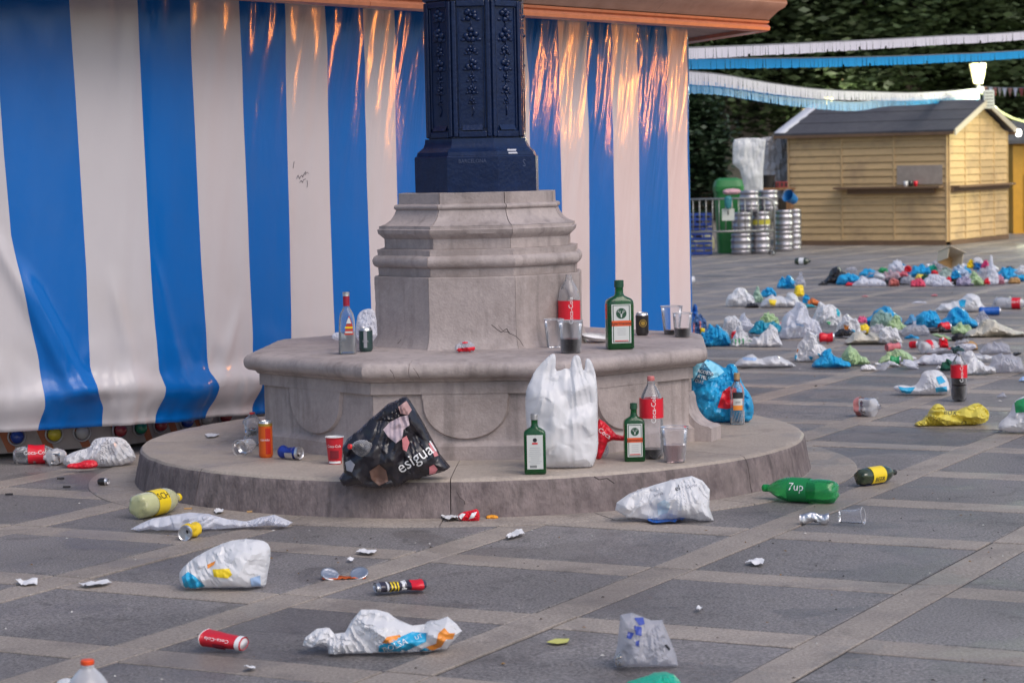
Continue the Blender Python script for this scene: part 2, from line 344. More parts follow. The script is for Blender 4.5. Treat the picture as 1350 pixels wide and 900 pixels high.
mb = MB(); mb.loft([(4.4, .10), (4.42, .13), (4.9, .22), (4.92, .26)], 6); mb.loft([(4.92, .26), (5.05, .14), (5.2, .03), (5.3, .02)], 6)
o = mb.build('lantern', M_iron, post, auto=20); o.location = (0, 0, -1.38)
def blob(mb, c, r, M):      # a small raised petal / bud
    vs = []; n, m_ = 7, 4
    for j in range(m_+1):
        t = j/m_*math.pi/2
        for k in range(n): vs.append((c[0]+r[0]*math.cos(2*math.pi*k/n)*math.cos(t), c[1]-r[1]*math.sin(t), c[2]+r[2]*math.sin(2*math.pi*k/n)*math.cos(t)))
    mb.add(vs, [(j*n+k, j*n+(k+1) % n, (j+1)*n+(k+1) % n, (j+1)*n+k) for j in range(m_) for k in range(n)], M=M)
apo = .246*math.cos(R(22.5)); hw = .246*math.sin(R(22.5))
for k in range(8):
    an = TH0+22.5+45*k; M = Matrix.Translation((PC.x, PC.y, 0)) @ Matrix.Rotation(R(an), 4, 'Z') @ Matrix.Translation((0, -apo, 0)); Ml = Matrix.Translation((-PC.x, -PC.y, -1.38)) @ M
    for nm, c, d in (('frame_bar', (-hw+.012, -.006, 1.975), (.022, .016, .655)), ('frame_bar', (hw-.012, -.006, 1.975), (.022, .016, .655)),
                     ('frame_bar', (0, -.006, 1.66), (hw*2-.05, .016, .03)), ('frame_bar', (0, -.006, 2.29), (hw*2-.05, .016, .03))):
        o = MB().box(c, d).build(nm, M_iron, post); o.matrix_local = Ml
        mod = o.modifiers.new('b', 'BEVEL'); mod.width = .005; mod.segments = 2
    for sx in (-1, 1):
        o = MB().tube([(sx*(hw-.032), -.003, 1.69), (sx*(hw-.032), -.003, 2.27)], .0045, 6).build('panel_bead', M_iron, post); o.matrix_local = Ml
    w_ = hw-.045; o = MB().add([(-w_, -.016, 1.68), (w_, -.016, 1.68), (w_, -.0005, 1.705), (-w_, -.0005, 1.705), (-w_, 0, 1.68), (w_, 0, 1.68)], [(0, 1, 2, 3), (0, 4, 5, 1)]).build('panel_sill', M_iron, post); o.matrix_local = Ml
    fr = random.Random(40+k)
    for zc, big in ((2.235, 1), (2.14, 1.1), (2.065, .75), (1.995, .95), (1.93, .6), (1.875, .7), (1.82, .45)):
        mb = MB(); np_ = 5 if big > .65 else 3
        for i in range(np_):
            t = 2*math.pi*i/np_+fr.uniform(0, 1); q = .021*big
            blob(mb, (q*math.cos(t), 0, zc+q*math.sin(t)), (.0155*big, .015*big, .0155*big), None)
        blob(mb, (0, -.004, zc), (.011*big, .02*big, .011*big), None)
        for sx in (-1, 1): blob(mb, (sx*.034*big, 0, zc-.022*big), (.014*big, .007, .009*big), None)
        mb.tube([(0, -.002, zc-.02), (fr.uniform(-.012, .012), -.004, zc-.045), (0, -.002, zc-.07)], .0035, 5)
        o = mb.build('flower_relief', M_iron, post, smooth=True); o.matrix_local = Ml
# worn sticker on the moulding and faint cast lettering
pa = TH0+67.5
M = Matrix.Translation((0, 0, -1.38)) @ Matrix.Rotation(R(pa), 4, 'Z') @ Matrix.Translation((0, -.322*math.cos(R(22.5)), 0))
vs, fs = text_geo('S', .05)
o = MB().add([(x+.045, -.0015, y+1.515) for x, y in vs], fs).build('cast_lettering', mat('scuffed_navy', (.05, .07, .14), .35), post); o.matrix_local = M
M2 = Matrix.Translation((0, 0, -1.38)) @ Matrix.Rotation(R(TH0+22.5), 4, 'Z') @ Matrix.Translation((0, -.322*math.cos(R(22.5)), 0))
for s_, z_, h_ in (('BARCELONA', 1.53, .026),):
    vs, fs = text_geo(s_, h_)
    o = MB().add([(x*.9, -.0015, y+z_) for x, y in vs], fs).build('cast_lettering', bpy.data.materials['scuffed_navy'], post); o.matrix_local = M2
o = MB().add([(-.005, 0, 0), (.055, 0, 0), (.048, .006, .012), (.056, .012, .022), (-.004, .012, .022)], [(0, 1, 2, 3, 4)]).build('torn_sticker', mat('grey_paper', (.5, .5, .56), .6), post)
o.matrix_local = Matrix.Translation((0, 0, -1.38)) @ Matrix.Rotation(R(pa), 4, 'Z') @ Matrix.Translation((-.04, -.2885, 1.563))

# ------------------------------------------------------------------ striped tent round the carousel
def vinyl(name, color, grime=0):
    m = bpy.data.materials.new(name); m.use_nodes = True; n = m.node_tree; b = n.nodes['Principled BSDF']; L = n.links.new
    b.inputs['Roughness'].default_value = .5; b.inputs['Coat Weight'].default_value = .55; b.inputs['Coat Roughness'].default_value = .10; b.inputs['Specular IOR Level'].default_value = .08
    uv = n.nodes.new('ShaderNodeUVMap'); sep = n.nodes.new('ShaderNodeSeparateXYZ'); L(uv.outputs[0], sep.inputs[0])
    rgb = n.nodes.new('ShaderNodeRGB'); rgb.outputs[0].default_value = (*color, 1)
    def nz(scale, vec, det=5):
        mp = n.nodes.new('ShaderNodeMapping'); mp.inputs['Scale'].default_value = vec; L(uv.outputs[0], mp.inputs[0])
        t = n.nodes.new('ShaderNodeTexNoise'); t.inputs['Scale'].default_value = scale; t.inputs['Detail'].default_value = det; L(mp.outputs[0], t.inputs['Vector']); return t.outputs[0]
    # grime: brownish blotches, denser near the hem
    mr = n.nodes.new('ShaderNodeMapRange'); mr.inputs[1].default_value = .5; mr.inputs[2].default_value = .8; mr.inputs[4].default_value = .5
    L(nz(2.6, (1, .7, 1), 7), mr.inputs[0])
    hm = n.nodes.new('ShaderNodeMapRange'); hm.inputs[1].default_value = 1.0; hm.inputs[2].default_value = .15; hm.inputs[3].default_value = .3; hm.inputs[4].default_value = 1; L(sep.outputs[1], hm.inputs[0])
    mu = n.nodes.new('ShaderNodeMath'); mu.operation = 'MULTIPLY'; L(mr.outputs[0], mu.inputs[0]); L(hm.outputs[0], mu.inputs[1])
    mx = n.nodes.new('ShaderNodeMix'); mx.data_type = 'RGBA'; L(mu.outputs[0], mx.inputs[0]); L(rgb.outputs[0], mx.inputs[6]); mx.inputs[7].default_value = (color[0]*.55+.06, color[1]*.5+.05, color[2]*.4+.03, 1)
    L(mx.outputs[2], b.inputs['Base Color'])
    # relief: weave, vertical pull creases that grow towards the gathered top
    top = n.nodes.new('ShaderNodeMapRange'); top.inputs[1].default_value = .6; top.inputs[2].default_value = 2.3; top.inputs[3].default_value = .0; top.inputs[4].default_value = 1; L(sep.outputs[1], top.inputs[0])
    rt = n.nodes.new('ShaderNodeMapRange'); rt.inputs[1].default_value = 1.5; rt.inputs[2].default_value = 4.6; rt.inputs[3].default_value = .03; rt.inputs[4].default_value = 1; L(sep.outputs[0], rt.inputs[0])
    st = n.nodes.new('ShaderNodeMath'); st.operation = 'MULTIPLY'; L(top.outputs[0], st.inputs[0]); L(rt.outputs[0], st.inputs[1])
    b1 = n.nodes.new('ShaderNodeBump'); b1.inputs['Distance'].default_value = .03; L(st.outputs[0], b1.inputs['Strength'])
    mp = n.nodes.new('ShaderNodeMapping'); mp.inputs['Scale'].default_value = (1, .10, 1); mp.inputs['Rotation'].default_value = (0, 0, .0)
    sk = n.nodes.new('ShaderNodeMath'); sk.operation = 'MULTIPLY_ADD'; sk.inputs[1].default_value = -.22; L(sep.outputs[1], sk.inputs[0]); L(sep.outputs[0], sk.inputs[2])
    cb = n.nodes.new('ShaderNodeCombineXYZ'); L(sk.outputs[0], cb.inputs[0]); L(sep.outputs[1], cb.inputs[1]); L(cb.outputs[0], mp.inputs[0])
    t = n.nodes.new('ShaderNodeTexNoise'); t.inputs['Scale'].default_value = 9; t.inputs['Detail'].default_value = 3; t.inputs['Distortion'].default_value = .3; L(mp.outputs[0], t.inputs['Vector']); L(t.outputs[0], b1.inputs['Height'])
    b2 = n.nodes.new('ShaderNodeBump'); b2.inputs['Strength'].default_value = .12; b2.inputs['Distance'].default_value = .004; L(nz(260, (1, 1, 1), 1), b2.inputs['Height']); L(b1.outputs[0], b2.inputs['Normal'])
    b3 = n.nodes.new('ShaderNodeBump'); b3.inputs['Strength'].default_value = .25; b3.inputs['Distance'].default_value = .02; L(nz(6, (1, .35, 1), 3), b3.inputs['Height']); L(b2.outputs[0], b3.inputs['Normal'])
    for s_ in ('Normal', 'Coat Normal'): L(b3.outputs[0], b.inputs[s_])
    return m
M_vb = vinyl('blue_vinyl', (.001, .130, .47)); M_vw = vinyl('white_vinyl', (.56, .53, .55))
P = [Vector((-4.2, 11.95, 0)), Vector((-2.85, 12.1, 0)), Vector((-1.92, 12.5, 0)), Vector((1.285, 16.58, 0)), Vector((.75, 18.4, 0)), Vector((-.6, 20.0, 0))]
raw = []
for i, (p, q) in enumerate(zip(P, P[1:])):
    n_ = int((q-p).length/.01)
    raw += [p+(q-p)*k/n_ for k in range(n_)]
def smooth_path(raw, wd):
    out = []
    for i in range(len(raw)):
        a_ = max(0, i-wd); b_ = min(len(raw), i+wd+1); w2 = min(i-a_, b_-1-i); seg = raw[i-w2:i+w2+1]
        s_ = Vector((0, 0, 0))
        for v in seg: s_ += v
        out.append(s_/len(seg))
    return out
iP1 = min(range(len(raw)), key=lambda i: (raw[i]-P[3]).length)
path = smooth_path(raw, 22)
tight = smooth_path(raw, 3)
for i in range(len(path)):
    k_ = ss(40, 15, abs(i-iP1)) if False else max(0, 1-abs(i-iP1)/45); path[i] = path[i]*(1-k_)+tight[i]*k_ if abs(i-iP1) < 45 else path[i]
cum = [0.0]
for p, q in zip(path, path[1:]): cum.append(cum[-1]+(q-p).length)
s_zero = cum[min(range(len(path)), key=lambda i: (path[i]-P[1]).length)]
cum = [c-s_zero for c in cum]
def at_s(s):
    lo, hi = 0, len(cum)-1
    while hi-lo > 1:
        m_ = (lo+hi)//2
        if cum[m_] <= s: lo = m_
        else: hi = m_
    t = (s-cum[lo])/(cum[hi]-cum[lo]); p = path[lo].lerp(path[hi], t)
    a_, b_ = path[max(0, lo-6)], path[min(len(path)-1, hi+6)]; d = (b_-a_).normalized()
    return p, Vector((d.y, -d.x, 0))      # outward normal (towards the viewer)
def s_at_px(x):
    best = None
    for i, p in enumerate(path):
        if cum[i] > 6.9: break
        e = abs(proj((p.x, p.y, 1.2))[0]-x)
        if best is None or e < best[0]: best = (e, cum[i])
    return best[1]
bpx = [8, 113, 199, 263, 325, 382, 437, 486, 526, 569, 612, 655, 697, 737, 775, 808, 841, 881, 909]
bnd = [s_at_px(x) for x in bpx]
wl = bnd[1]-bnd[0]
left = [bnd[0]-wl*k for k in (3, 2, 1)]; rightb = [bnd[-1]+.37*k for k in range(1, 8)]
allb = left+bnd+rightb
print('stripes', [round(b-a, 2) for a, b in zip(bnd, bnd[1:])])
HEM = [(-1, .178), (0, .180), (1.0, .168), (2.0, .14), (9, .13)]
TOPZ = 2.495
# sideways drift of the seams near the hem (metres), by seam index from the left of the frame
def drift(s, z):
    d = 0
    for c, wd, tab in ((bnd[0], .22, [(.15, .125), (.3, .16), (.55, .14), (.8, .09), (1.2, .02), (1.6, 0), (2.5, -.03)]),
                       (bnd[1], .22, [(.15, .07), (.28, .07), (.36, .03), (.5, .0), (1, 0), (2.0, -.03), (2.5, -.05)]),
                       (bnd[2], .2, [(.15, .03), (.3, .06), (.36, .06), (.45, .03), (1, 0), (2.5, -.035)]),
                       (bnd[3], .2, [(.12, .04), (.25, .08), (.33, .08), (.42, .03), (1, 0), (2.5, -.03)]),
                       (bnd[4], .2, [(.1, .05), (.3, .05), (.4, .02), (1, 0), (2.5, -.02)])):
        d += lerp_tab(tab, z)*max(0, 1-abs(s-c)/.36)
    return d
def fold(s, z):
    v3 = Vector
    d = .030*noise.noise(v3((s*1.3, z*.35, 0)))+.010*noise.noise(v3((s*4.0, z*.7, 3)))
    d += .0045*noise.noise(v3((s*11-z*1.2, z*.8, 12)))+.006*(.5-abs(noise.noise(v3((s*6-z*.5, z*.5, 15)))))*ss(3.2, .8, s)
    g_ = ss(1.3, 2.4, z)*ss(1.0, 3.5, s)
    sk = s-.22*z
    d += g_*(.014*(1-abs(noise.noise(v3((sk*7, z*.5, 7))))*3)+.008*noise.noise(v3((sk*16, z*.9, 1))))
    d += .012*math.sin(s*2*math.pi/.19+2*noise.noise(v3((s*2, z, 5))))*ss(2.1, 2.46, z)*.7
    lo = ss(.75, .3, z)*ss(3.6, 1.6, s)      # slack, bunched hem on the left
    d += lo*(.055*math.exp(-((z-.36-.03*noise.noise(v3((s*2, 0, 9))))/.06)**2)*(.7+noise.noise(v3((s*2.3, 0, 4))))+.03*noise.noise(v3((s*5, z*5, 2)))+.022*(.4-abs(noise.noise(v3((s*13, z*5, 6))))))
    d += -lo*.05*ss(.3, .18, z)
    for (s0, z0, s1, z1, am) in ((bnd[0]+.1, .95, bnd[1]-.05, .42, .035), (bnd[0]-.05, 1.15, bnd[0]+.28, .45, .03), (bnd[1]+.15, .9, bnd[2]-.12, .4, .015), (bnd[2]+.03, 1.0, bnd[2]+.2, .35, .012), (bnd[3]+.25, .7, bnd[3]+.1, .35, .012)):
        ax, az = s1-s0, z1-z0; t = ((s-s0)*ax+(z-z0)*az)/(ax*ax+az*az)
        if -.3 < t < 1.3:
            q = abs((s-s0)*az-(z-z0)*ax)/math.hypot(ax, az); d += am*math.exp(-(q/.035)**2)*ss(-.3, .2, t)*ss(1.3, .9, t)
    return d
tent = thing('carousel_tent', 'round fairground carousel closed behind a blue and white striped vinyl curtain, left of the kegs', 'carousel', (-2.0, 15.5, 0))
cols_ = []
for i in range(len(allb)-1):
    n_ = max(4, int((allb[i+1]-allb[i])/.017)); cols_ += [(allb[i]+(allb[i+1]-allb[i])*k/n_, i) for k in range(n_)]
cols_.append((allb[-1], len(allb)-1))
nz_ = 120; mb = MB(); uvs = []
for s, si in cols_:
    hz = lerp_tab(HEM, s)
    for j in range(nz_+1):
        t = j/nz_; z = hz+(TOPZ-hz)*(t**1.0); s2 = min(cum[-1]-.05, max(cum[0]+.05, s+drift(s, z))); p, nrm = at_s(s2)
        mb.v.append(p+nrm*fold(s2, z)+Vector((0, 0, z+(.006*noise.noise(Vector((s*3, 1, 2))) if j == 0 else 0)))); uvs.append((s, z))
for i in range(len(cols_)-1):
    for j in range(nz_):
        a_ = i*(nz_+1)+j; mb.f.append((a_, a_+nz_+1, a_+nz_+2, a_+1)); mb.m.append(cols_[i][1] % 2)
cur = mb.build('striped_curtain', [M_vw if (len(left) % 2) == 1 else M_vb, M_vb if (len(left) % 2) == 1 else M_vw], tent, smooth=True)
cur.location = (2.0, -15.5, 0)
ul = cur.data.uv_layers.new(name='UVMap'); lp = [0]*len(cur.data.loops); cur.data.loops.foreach_get('vertex_index', lp)
ul.data.foreach_set('uv', [c for i in lp for c in uvs[i]])
sol = cur.modifiers.new('thickness', 'SOLIDIFY'); sol.thickness = .004; sol.offset = -1
cur_bvh = BVHTree.FromPolygons([tuple(v) for v in mb.v], mb.f)
# handwritten scribble on a white stripe
M_ink = mat('marker_ink', (.10, .08, .10), .6)
mb = MB()
for st_ in ([(388, 213), (387, 218), (386.5, 222)], [(391, 236), (393, 231), (395, 236), (396, 233), (398, 231), (399, 234), (401, 229), (403, 226), (402, 231), (405, 227), (407, 229)], [(395, 241), (397, 238), (399, 241), (400, 237), (403, 236)], [(405, 238), (405.5, 243), (405, 247)]):
    pts = []
    for (x, y) in st_:
        d = ray(x, y); h = cur_bvh.ray_cast(Vector((0, 0, EYE)), d.normalized())
        if h[0]: pts.append(h[0]-d.normalized()*.003)
    if len(pts) > 1: mb.tube(pts, .0016, 4)
sc_ = mb.build('pen_scribble', M_ink, tent); sc_.location = (2.0, -15.5, 0)

# cornice, soffit and roof
M_corn = mat('faded_cornice_paint', (.34, .25, .21), .55, var=.2, vs=12, dirt=(.16, .10, .07), dirts=6, dirta=.6)
M_lip = mat('orange_lit_trim', (.45, .17, .09), .45, var=.2, vs=15, coat=.2)  # orange lamplight on the eave lip is put into this trim colour
M_roof = mat('roof_canvas', (.28, .26, .25), .7, var=.1)
def offset_poly(pts, d):
    out = []
    for i, p in enumerate(pts):
        ns = []
        if i > 0: e = (p-pts[i-1]).normalized(); ns.append(Vector((e.y, -e.x, 0)))
        if i < len(pts)-1: e = (pts[i+1]-p).normalized(); ns.append(Vector((e.y, -e.x, 0)))
        n_ = sum(ns, Vector((0, 0, 0))).normalized(); k_ = 1/max(.3, n_.dot(ns[0])); out.append(p+n_*d*k_)
    return out
def eave(nm, prof, m, pieces=1, th=.0):
    polys = [(offset_poly(P, o_), z) for o_, z in prof]
    for i in range(len(P)-1):
        L_ = (P[i+1]-P[i]).length; npc = max(1, round(L_/1.35)) if pieces else 1
        for k in range(npc):
            g0 = .0 if k == 0 else .0015/L_; g1 = .0 if k == npc-1 else .0015/L_
            t0, t1 = k/npc+g0, (k+1)/npc-g1; vs = []
            for t in (t0, t1):
                for pl, z in polys: q = pl[i].lerp(pl[i+1], t); vs.append((q.x, q.y, z))
            n_ = len(prof); fs = [(j, j+n_, (j+1) % n_+n_, (j+1) % n_) for j in range(n_)]+[tuple(range(n_))[::-1], tuple(range(n_, 2*n_))]
            o = MB().add(vs, fs).build(nm, m, tent, auto=30); o.location = (2.0, -15.5, 0)
eave('lower_trim', [(0.390, 2.40), (0.475, 2.395), (0.495, 2.405), (0.500, 2.425), (0.490, 2.44), (0.475, 2.447), (0.490, 2.455), (0.495, 2.47), (0.390, 2.475)], M_lip)
eave('cornice_board', [(0.410, 2.476), (0.490, 2.476), (0.515, 2.50), (0.550, 2.535), (0.590, 2.56), (0.605, 2.585), (0.602, 2.61), (0.630, 2.615), (0.640, 2.64), (0.640, 2.70), (0.590, 2.705), (0.590, 3.05), (0.410, 3.05)], M_corn)
eave('soffit_board', [(-.12, 2.504), (0.389, 2.425), (0.389, 2.445), (-.12, 2.522)], M_corn)
eave('curtain_rail', [(-.03, 2.492), (.03, 2.492), (.03, 2.503), (-.03, 2.503)], M_joint, 0)
Pc = Vector((-2.2, 16.4, 4.4)); op = offset_poly(P, .61)
for a_, b_ in zip(op, op[1:]):
    o = MB().add([(a_.x, a_.y, 3.077), (b_.x, b_.y, 3.077), Pc, (a_.x, a_.y, 3.0), (b_.x, b_.y, 3.0), Pc-Vector((0, 0, .05))], [(0, 1, 2), (3, 5, 4), (0, 3, 4, 1), (1, 4, 5, 2), (0, 2, 5, 3)]).build('roof_panel', M_roof, tent); o.location = (2.0, -15.5, 0)
# platform skirt with diagonal stripes and coloured bulbs, seen under the hem
M_sk = mat('skirt_cream', (.45, .38, .34), .5, dirt=(.2, .15, .12), dirts=8); M_so = mat('skirt_orange', (.45, .13, .05), .5)
Ps = offset_poly(P, -.38)
Ps_raw = []
for p, q in zip(Ps[:4], Ps[1:5]):
    n_ = int((q-p).length/.05); Ps_raw += [p+(q-p)*k/n_ for k in range(n_)]
mb = MB()
for p, q in zip(Ps_raw, Ps_raw[1:]): mb.add([(p.x, p.y, .025), (q.x, q.y, .025), (q.x, q.y, .42), (p.x, p.y, .42)], [(0, 1, 2, 3)])
o = mb.build('platform_skirt', M_sk, tent); o.location = (2.0, -15.5, 0)
for i in range(0, min(len(Ps_raw)-6, 90), 4):
    a_, b_, c_, d_ = Ps_raw[i], Ps_raw[i+1], Ps_raw[i+3], Ps_raw[i+4]; nn = (b_-a_).normalized(); nn = Vector((nn.y, -nn.x, 0))*.003
    a_, b_, c_, d_ = (q+nn for q in (a_, b_, c_, d_))
    o = MB().add([(c_.x, c_.y, .03), (d_.x, d_.y, .03), (b_.x, b_.y, .4), (a_.x, a_.y, .4)], [(0, 1, 2, 3)]).build('painted_stripe', M_so, tent); o.location = (2.0, -15.5, 0)
mb = MB()
for p, q in zip(Ps_raw, Ps_raw[1:]): mb.add([(p.x, p.y+.1, -.001), (q.x, q.y+.1, -.001), (q.x, q.y+.1, .024), (p.x, p.y+.1, .024)], [(0, 1, 2, 3)])
o = mb.build('platform_base', M_joint, tent); o.location = (2.0, -15.5, 0)
mb = MB().add([(p.x, p.y, .43) for p in offset_poly(P, -.36)]+[(-3.5, 20, .43)], [tuple(range(7))]); o = mb.build('platform_deck', M_sk, tent); o.location = (2.0, -15.5, 0)
M_ring = mat('chrome_ring', (.5, .48, .5), .3, metal=.7)
bulbcol = {'blue': (.02, .06, .35), 'yellow': (.75, .6, .02), 'clear': (.6, .58, .55), 'green': (.02, .22, .12), 'red': (.35, .03, .04)}
bm_ = {k: mat(k+'_bulb_glass', c, .1, coat=1) for k, c in bulbcol.items()}
for x, cn in ((-20, 'green'), (25, 'blue'), (69, 'yellow'), (113, 'clear'), (150, 'red'), (184, 'green'), (212, 'red'), (240, 'blue'), (268, 'clear'), (294, 'red')):
    best = min(range(len(Ps_raw)-1), key=lambda i: abs(proj((Ps_raw[i].x, Ps_raw[i].y, .16))[0]-x)+(0 if i < 120 else 999)); p = Ps_raw[best]; e = (Ps_raw[best+1]-p).normalized(); nn = Vector((e.y, -e.x, 0))
    M = Matrix.Translation((p.x, p.y, .112)) @ Vector((0, 0, 1)).rotation_difference(nn).to_matrix().to_4x4()
    o = MB().loft([(.001, .05), (.012, .052), (.014, .045), (.004, .04)], 18, M=M, cap1=False).build('bulb_socket', M_ring, tent, smooth=True); o.location = (2.0, -15.5, 0)
    o2 = MB().loft([(.002, .036), (.02, .038), (.035, .034), (.048, .022), (.054, .008)], 16, M=M).build('bulb', bm_[cn], o, smooth=True, label=cn+' carousel bulb')

# ------------------------------------------------------------------ crumpled / inflated shapes
def inside(p, poly):
    x, y = p; c = False; j = len(poly)-1
    for i in range(len(poly)):
        xi, yi = poly[i]; xj, yj = poly[j]
        if (yi > y) != (yj > y) and x < (xj-xi)*(y-yi)/(yj-yi)+xi: c = not c
        j = i
    return c
def segd(p, a, b):
    dx, dy = b[0]-a[0], b[1]-a[1]; l = dx*dx+dy*dy; t = max(0, min(1, ((p[0]-a[0])*dx+(p[1]-a[1])*dy)/l)) if l else 0
    return math.hypot(p[0]-a[0]-t*dx, p[1]-a[1]-t*dy)
def tri_area(poly, h, seed=1):
    """fill an outline with a jittered triangle mesh of spacing h -> points, tris, edge distance"""
    rr = random.Random(seed); out = []
    for a_, b_ in zip(poly, poly[1:]+poly[:1]):
        n_ = max(1, int(math.hypot(b_[0]-a_[0], b_[1]-a_[1])/h))
        out += [(a_[0]+(b_[0]-a_[0])*k/n_, a_[1]+(b_[1]-a_[1])*k/n_) for k in range(n_)]
    nb = len(out); pts = list(out); xs = [p[0] for p in poly]; ys = [p[1] for p in poly]; y = min(ys)+h*.5; row = 0
    while y < max(ys):
        x = min(xs)+(h*.5 if row % 2 else 0)
        while x < max(xs):
            p = (x+rr.uniform(-.22, .22)*h, y+rr.uniform(-.22, .22)*h)
            if inside(p, poly) and min(segd(p, a_, b_) for a_, b_ in zip(poly, poly[1:]+poly[:1])) > h*.45: pts.append(p)
            x += h
        y += h*.87; row += 1
    res = geometry.delaunay_2d_cdt([Vector(p) for p in pts], [(i, (i+1) % nb) for i in range(nb)], [], 1, 1e-7)
    v = [(p.x, p.y) for p in res[0]]; pl = poly
    return v, [tuple(f) for f in res[2]], [min(segd(p, a_, b_) for a_, b_ in zip(pl, pl[1:]+pl[:1])) for p in v]
def crease(p, f, seed):
    q = p*f+Vector((seed*7.3, seed*3.1, 0)); d = noise.voronoi(q)[0]
    return (d[1]-d[0])*.9+(.5-abs(noise.noise(q*.6)))*.8+.35*(.5-abs(noise.noise(q*2.1)))
def facets(poly, hc, seed):
    """piecewise-flat random relief over an outline: crisp folds of thin film"""
    rr = random.Random(seed); xs = [p[0] for p in poly]; ys = [p[1] for p in poly]; pts = []; x0, x1, y0, y1 = min(xs)-2*hc, max(xs)+2*hc, min(ys)-2*hc, max(ys)+2*hc
    y = y0
    while y < y1:
        x = x0
        while x < x1: pts.append(Vector((x+rr.uniform(-.55, .55)*hc, y+rr.uniform(-.55, .55)*hc))); x += hc
        y += hc
    res = geometry.delaunay_2d_cdt(pts, [], [], 0, 1e-7); vs = [(p.x, p.y, rr.uniform(-1, 1)) for p in res[0]]
    t = BVHTree.FromPolygons(vs, [tuple(f) for f in res[2]])
    def f(x, y):
        h = t.ray_cast(Vector((x, y, 5)), Vector((0, 0, -1))); return h[0].z if h[0] else 0
    return f
def smooth_outline(pts, rep=1):
    for _ in range(rep):
        o = []
        for a_, b_ in zip(pts, pts[1:]+pts[:1]): o += [(a_[0]*.75+b_[0]*.25, a_[1]*.75+b_[1]*.25), (a_[0]*.25+b_[0]*.75, a_[1]*.25+b_[1]*.75)]
        pts = o
    return pts
SPOT = {}
def puffy(nm, px, m, thick=.15, z0=0.0, amp=.02, freq=14, fq=8, anchor=None, rad=.4, taper=0, h=None, ybase=None, seed=1, parent=None, label=None, cat=None, group=None, Yc=None, round_=1, lean=0, flat=.0, prof=.62):
    """a filled or crumpled bag standing where the photograph has it: front outline given, depth and creases built"""
    yb = ybase if ybase is not None else max(p[1] for p in px); cx = sum(p[0] for p in px)/len(px)
    b0 = back(cx, yb, z0); Y = Yc if Yc else b0.y+thick*.42
    pl = smooth_outline([tuple(p) for p in px], round_)
    W = [atY(x, y, Y) for x, y in pl]; poly = [(p.x, max(p.z, z0+.001)) for p in W]
    ext = max(max(p[0] for p in poly)-min(p[0] for p in poly), max(p[1] for p in poly)-min(p[1] for p in poly))
    h = (h or ext/36)*.62
    v, f, d = tri_area(poly, h, seed); D = max(max(d), 1e-4); n_ = len(v); ox, oz = b0.x, z0
    fa = [(facets(poly, ext/fq*2.2, seed+9*k), facets(poly, ext/fq, seed+50+9*k), facets(poly, ext/fq*.42, seed+80+9*k)) for k in (0, 1)]
    A0 = atY(anchor[0], anchor[1], Y) if anchor else Vector((sum(p[0] for p in poly)/len(poly)+ext*.1*math.sin(seed), 0, max(p[1] for p in poly)+ext*.15))
    mb = MB(); vs = []
    zmax = max(p[1] for p in poly)
    for side in (-1, 1):
        for (x, z), dd in zip(v, d):
            t = min(1, dd/D); pr = (1-(1-t)**2)**prof
            A_ = fa[0] if side < 0 else fa[1]; c = (A_[0](x, z)*.85+A_[1](x, z)*.75+A_[2](x, z)*.34)*amp*min(1, dd/(D*.22)) if dd > 1e-5 else 0
            if dd > 1e-5: rx_, rz_ = x-A0.x, z-A0.z; rl = math.hypot(rx_, rz_)/ext; th_ = math.atan2(rx_, -rz_); c += rad*amp*min(1, dd/(D*.2))*((.5-2.2*abs(noise.noise(Vector((th_*7, rl*1.6, seed+side)))))*.9+(.5-2*abs(noise.noise(Vector((th_*17, rl*3, seed+5+side)))))*.45)*(1.25-.6*min(1, rl))
            wv = noise.noise(Vector((x*9+seed, z*9, side)))*thick*.07*min(1, dd/(D*.35))
            if taper: pr *= 1-taper*ss(.68, .86, (z-z0)/max(.01, zmax-z0))
            y = side*(thick*.5*pr*(1.12-.25*(z-z0)/max(.01, zmax-z0))-0)+(-c-wv if side < 0 else c)
            zz = z+(noise.noise(Vector((x*20, z*20, seed)))*amp*.4 if dd > 1e-5 and z > z0+.01 else 0)
            vs.append(Vector((x-ox, Y-b0.y+y+lean*(z-z0), max(0.001, zz-oz))))
    mb.v = vs; mb.f = [(a_, c, b_) for a_, b_, c in f]+[(a_+n_, b_+n_, c+n_) for a_, b_, c in f]; mb.m = [0]*len(mb.f)
    o = mb.build(nm, m, None, smooth=True); mg = bmesh.new(); mg.from_mesh(o.data); bmesh.ops.remove_doubles(mg, verts=mg.verts, dist=1e-5); bmesh.ops.recalc_face_normals(mg, faces=mg.faces); mg.to_mesh(o.data); mg.free()
    o.data.polygons.foreach_set('use_smooth', [True]*len(o.data.polygons)); o.data.set_sharp_from_angle(angle=R(20))
    o.location = b0
    if parent: o.parent = parent; o.location = b0-parent.location
    if cat: tag(o, label, cat, group)
    elif label: o['label'] = label
    if len(vs) < 30000: SPOT[o.name] = (BVHTree.FromPolygons([tuple(q+b0) for q in vs], mb.f), b0)
    return o
def drape(owner, px, m, nm='printed_mark', h=None, off=.005, world=False):
    """a flat print laid on the surface of a bag, following its folds"""
    bv, b0 = SPOT[owner.name]; yref = b0.y
    v, f, _ = tri_area([tuple(p) for p in px], h or max(1.3, (max(p[0] for p in px)-min(p[0] for p in px))/26)); return drape_geo(owner, v, f, m, nm, off)
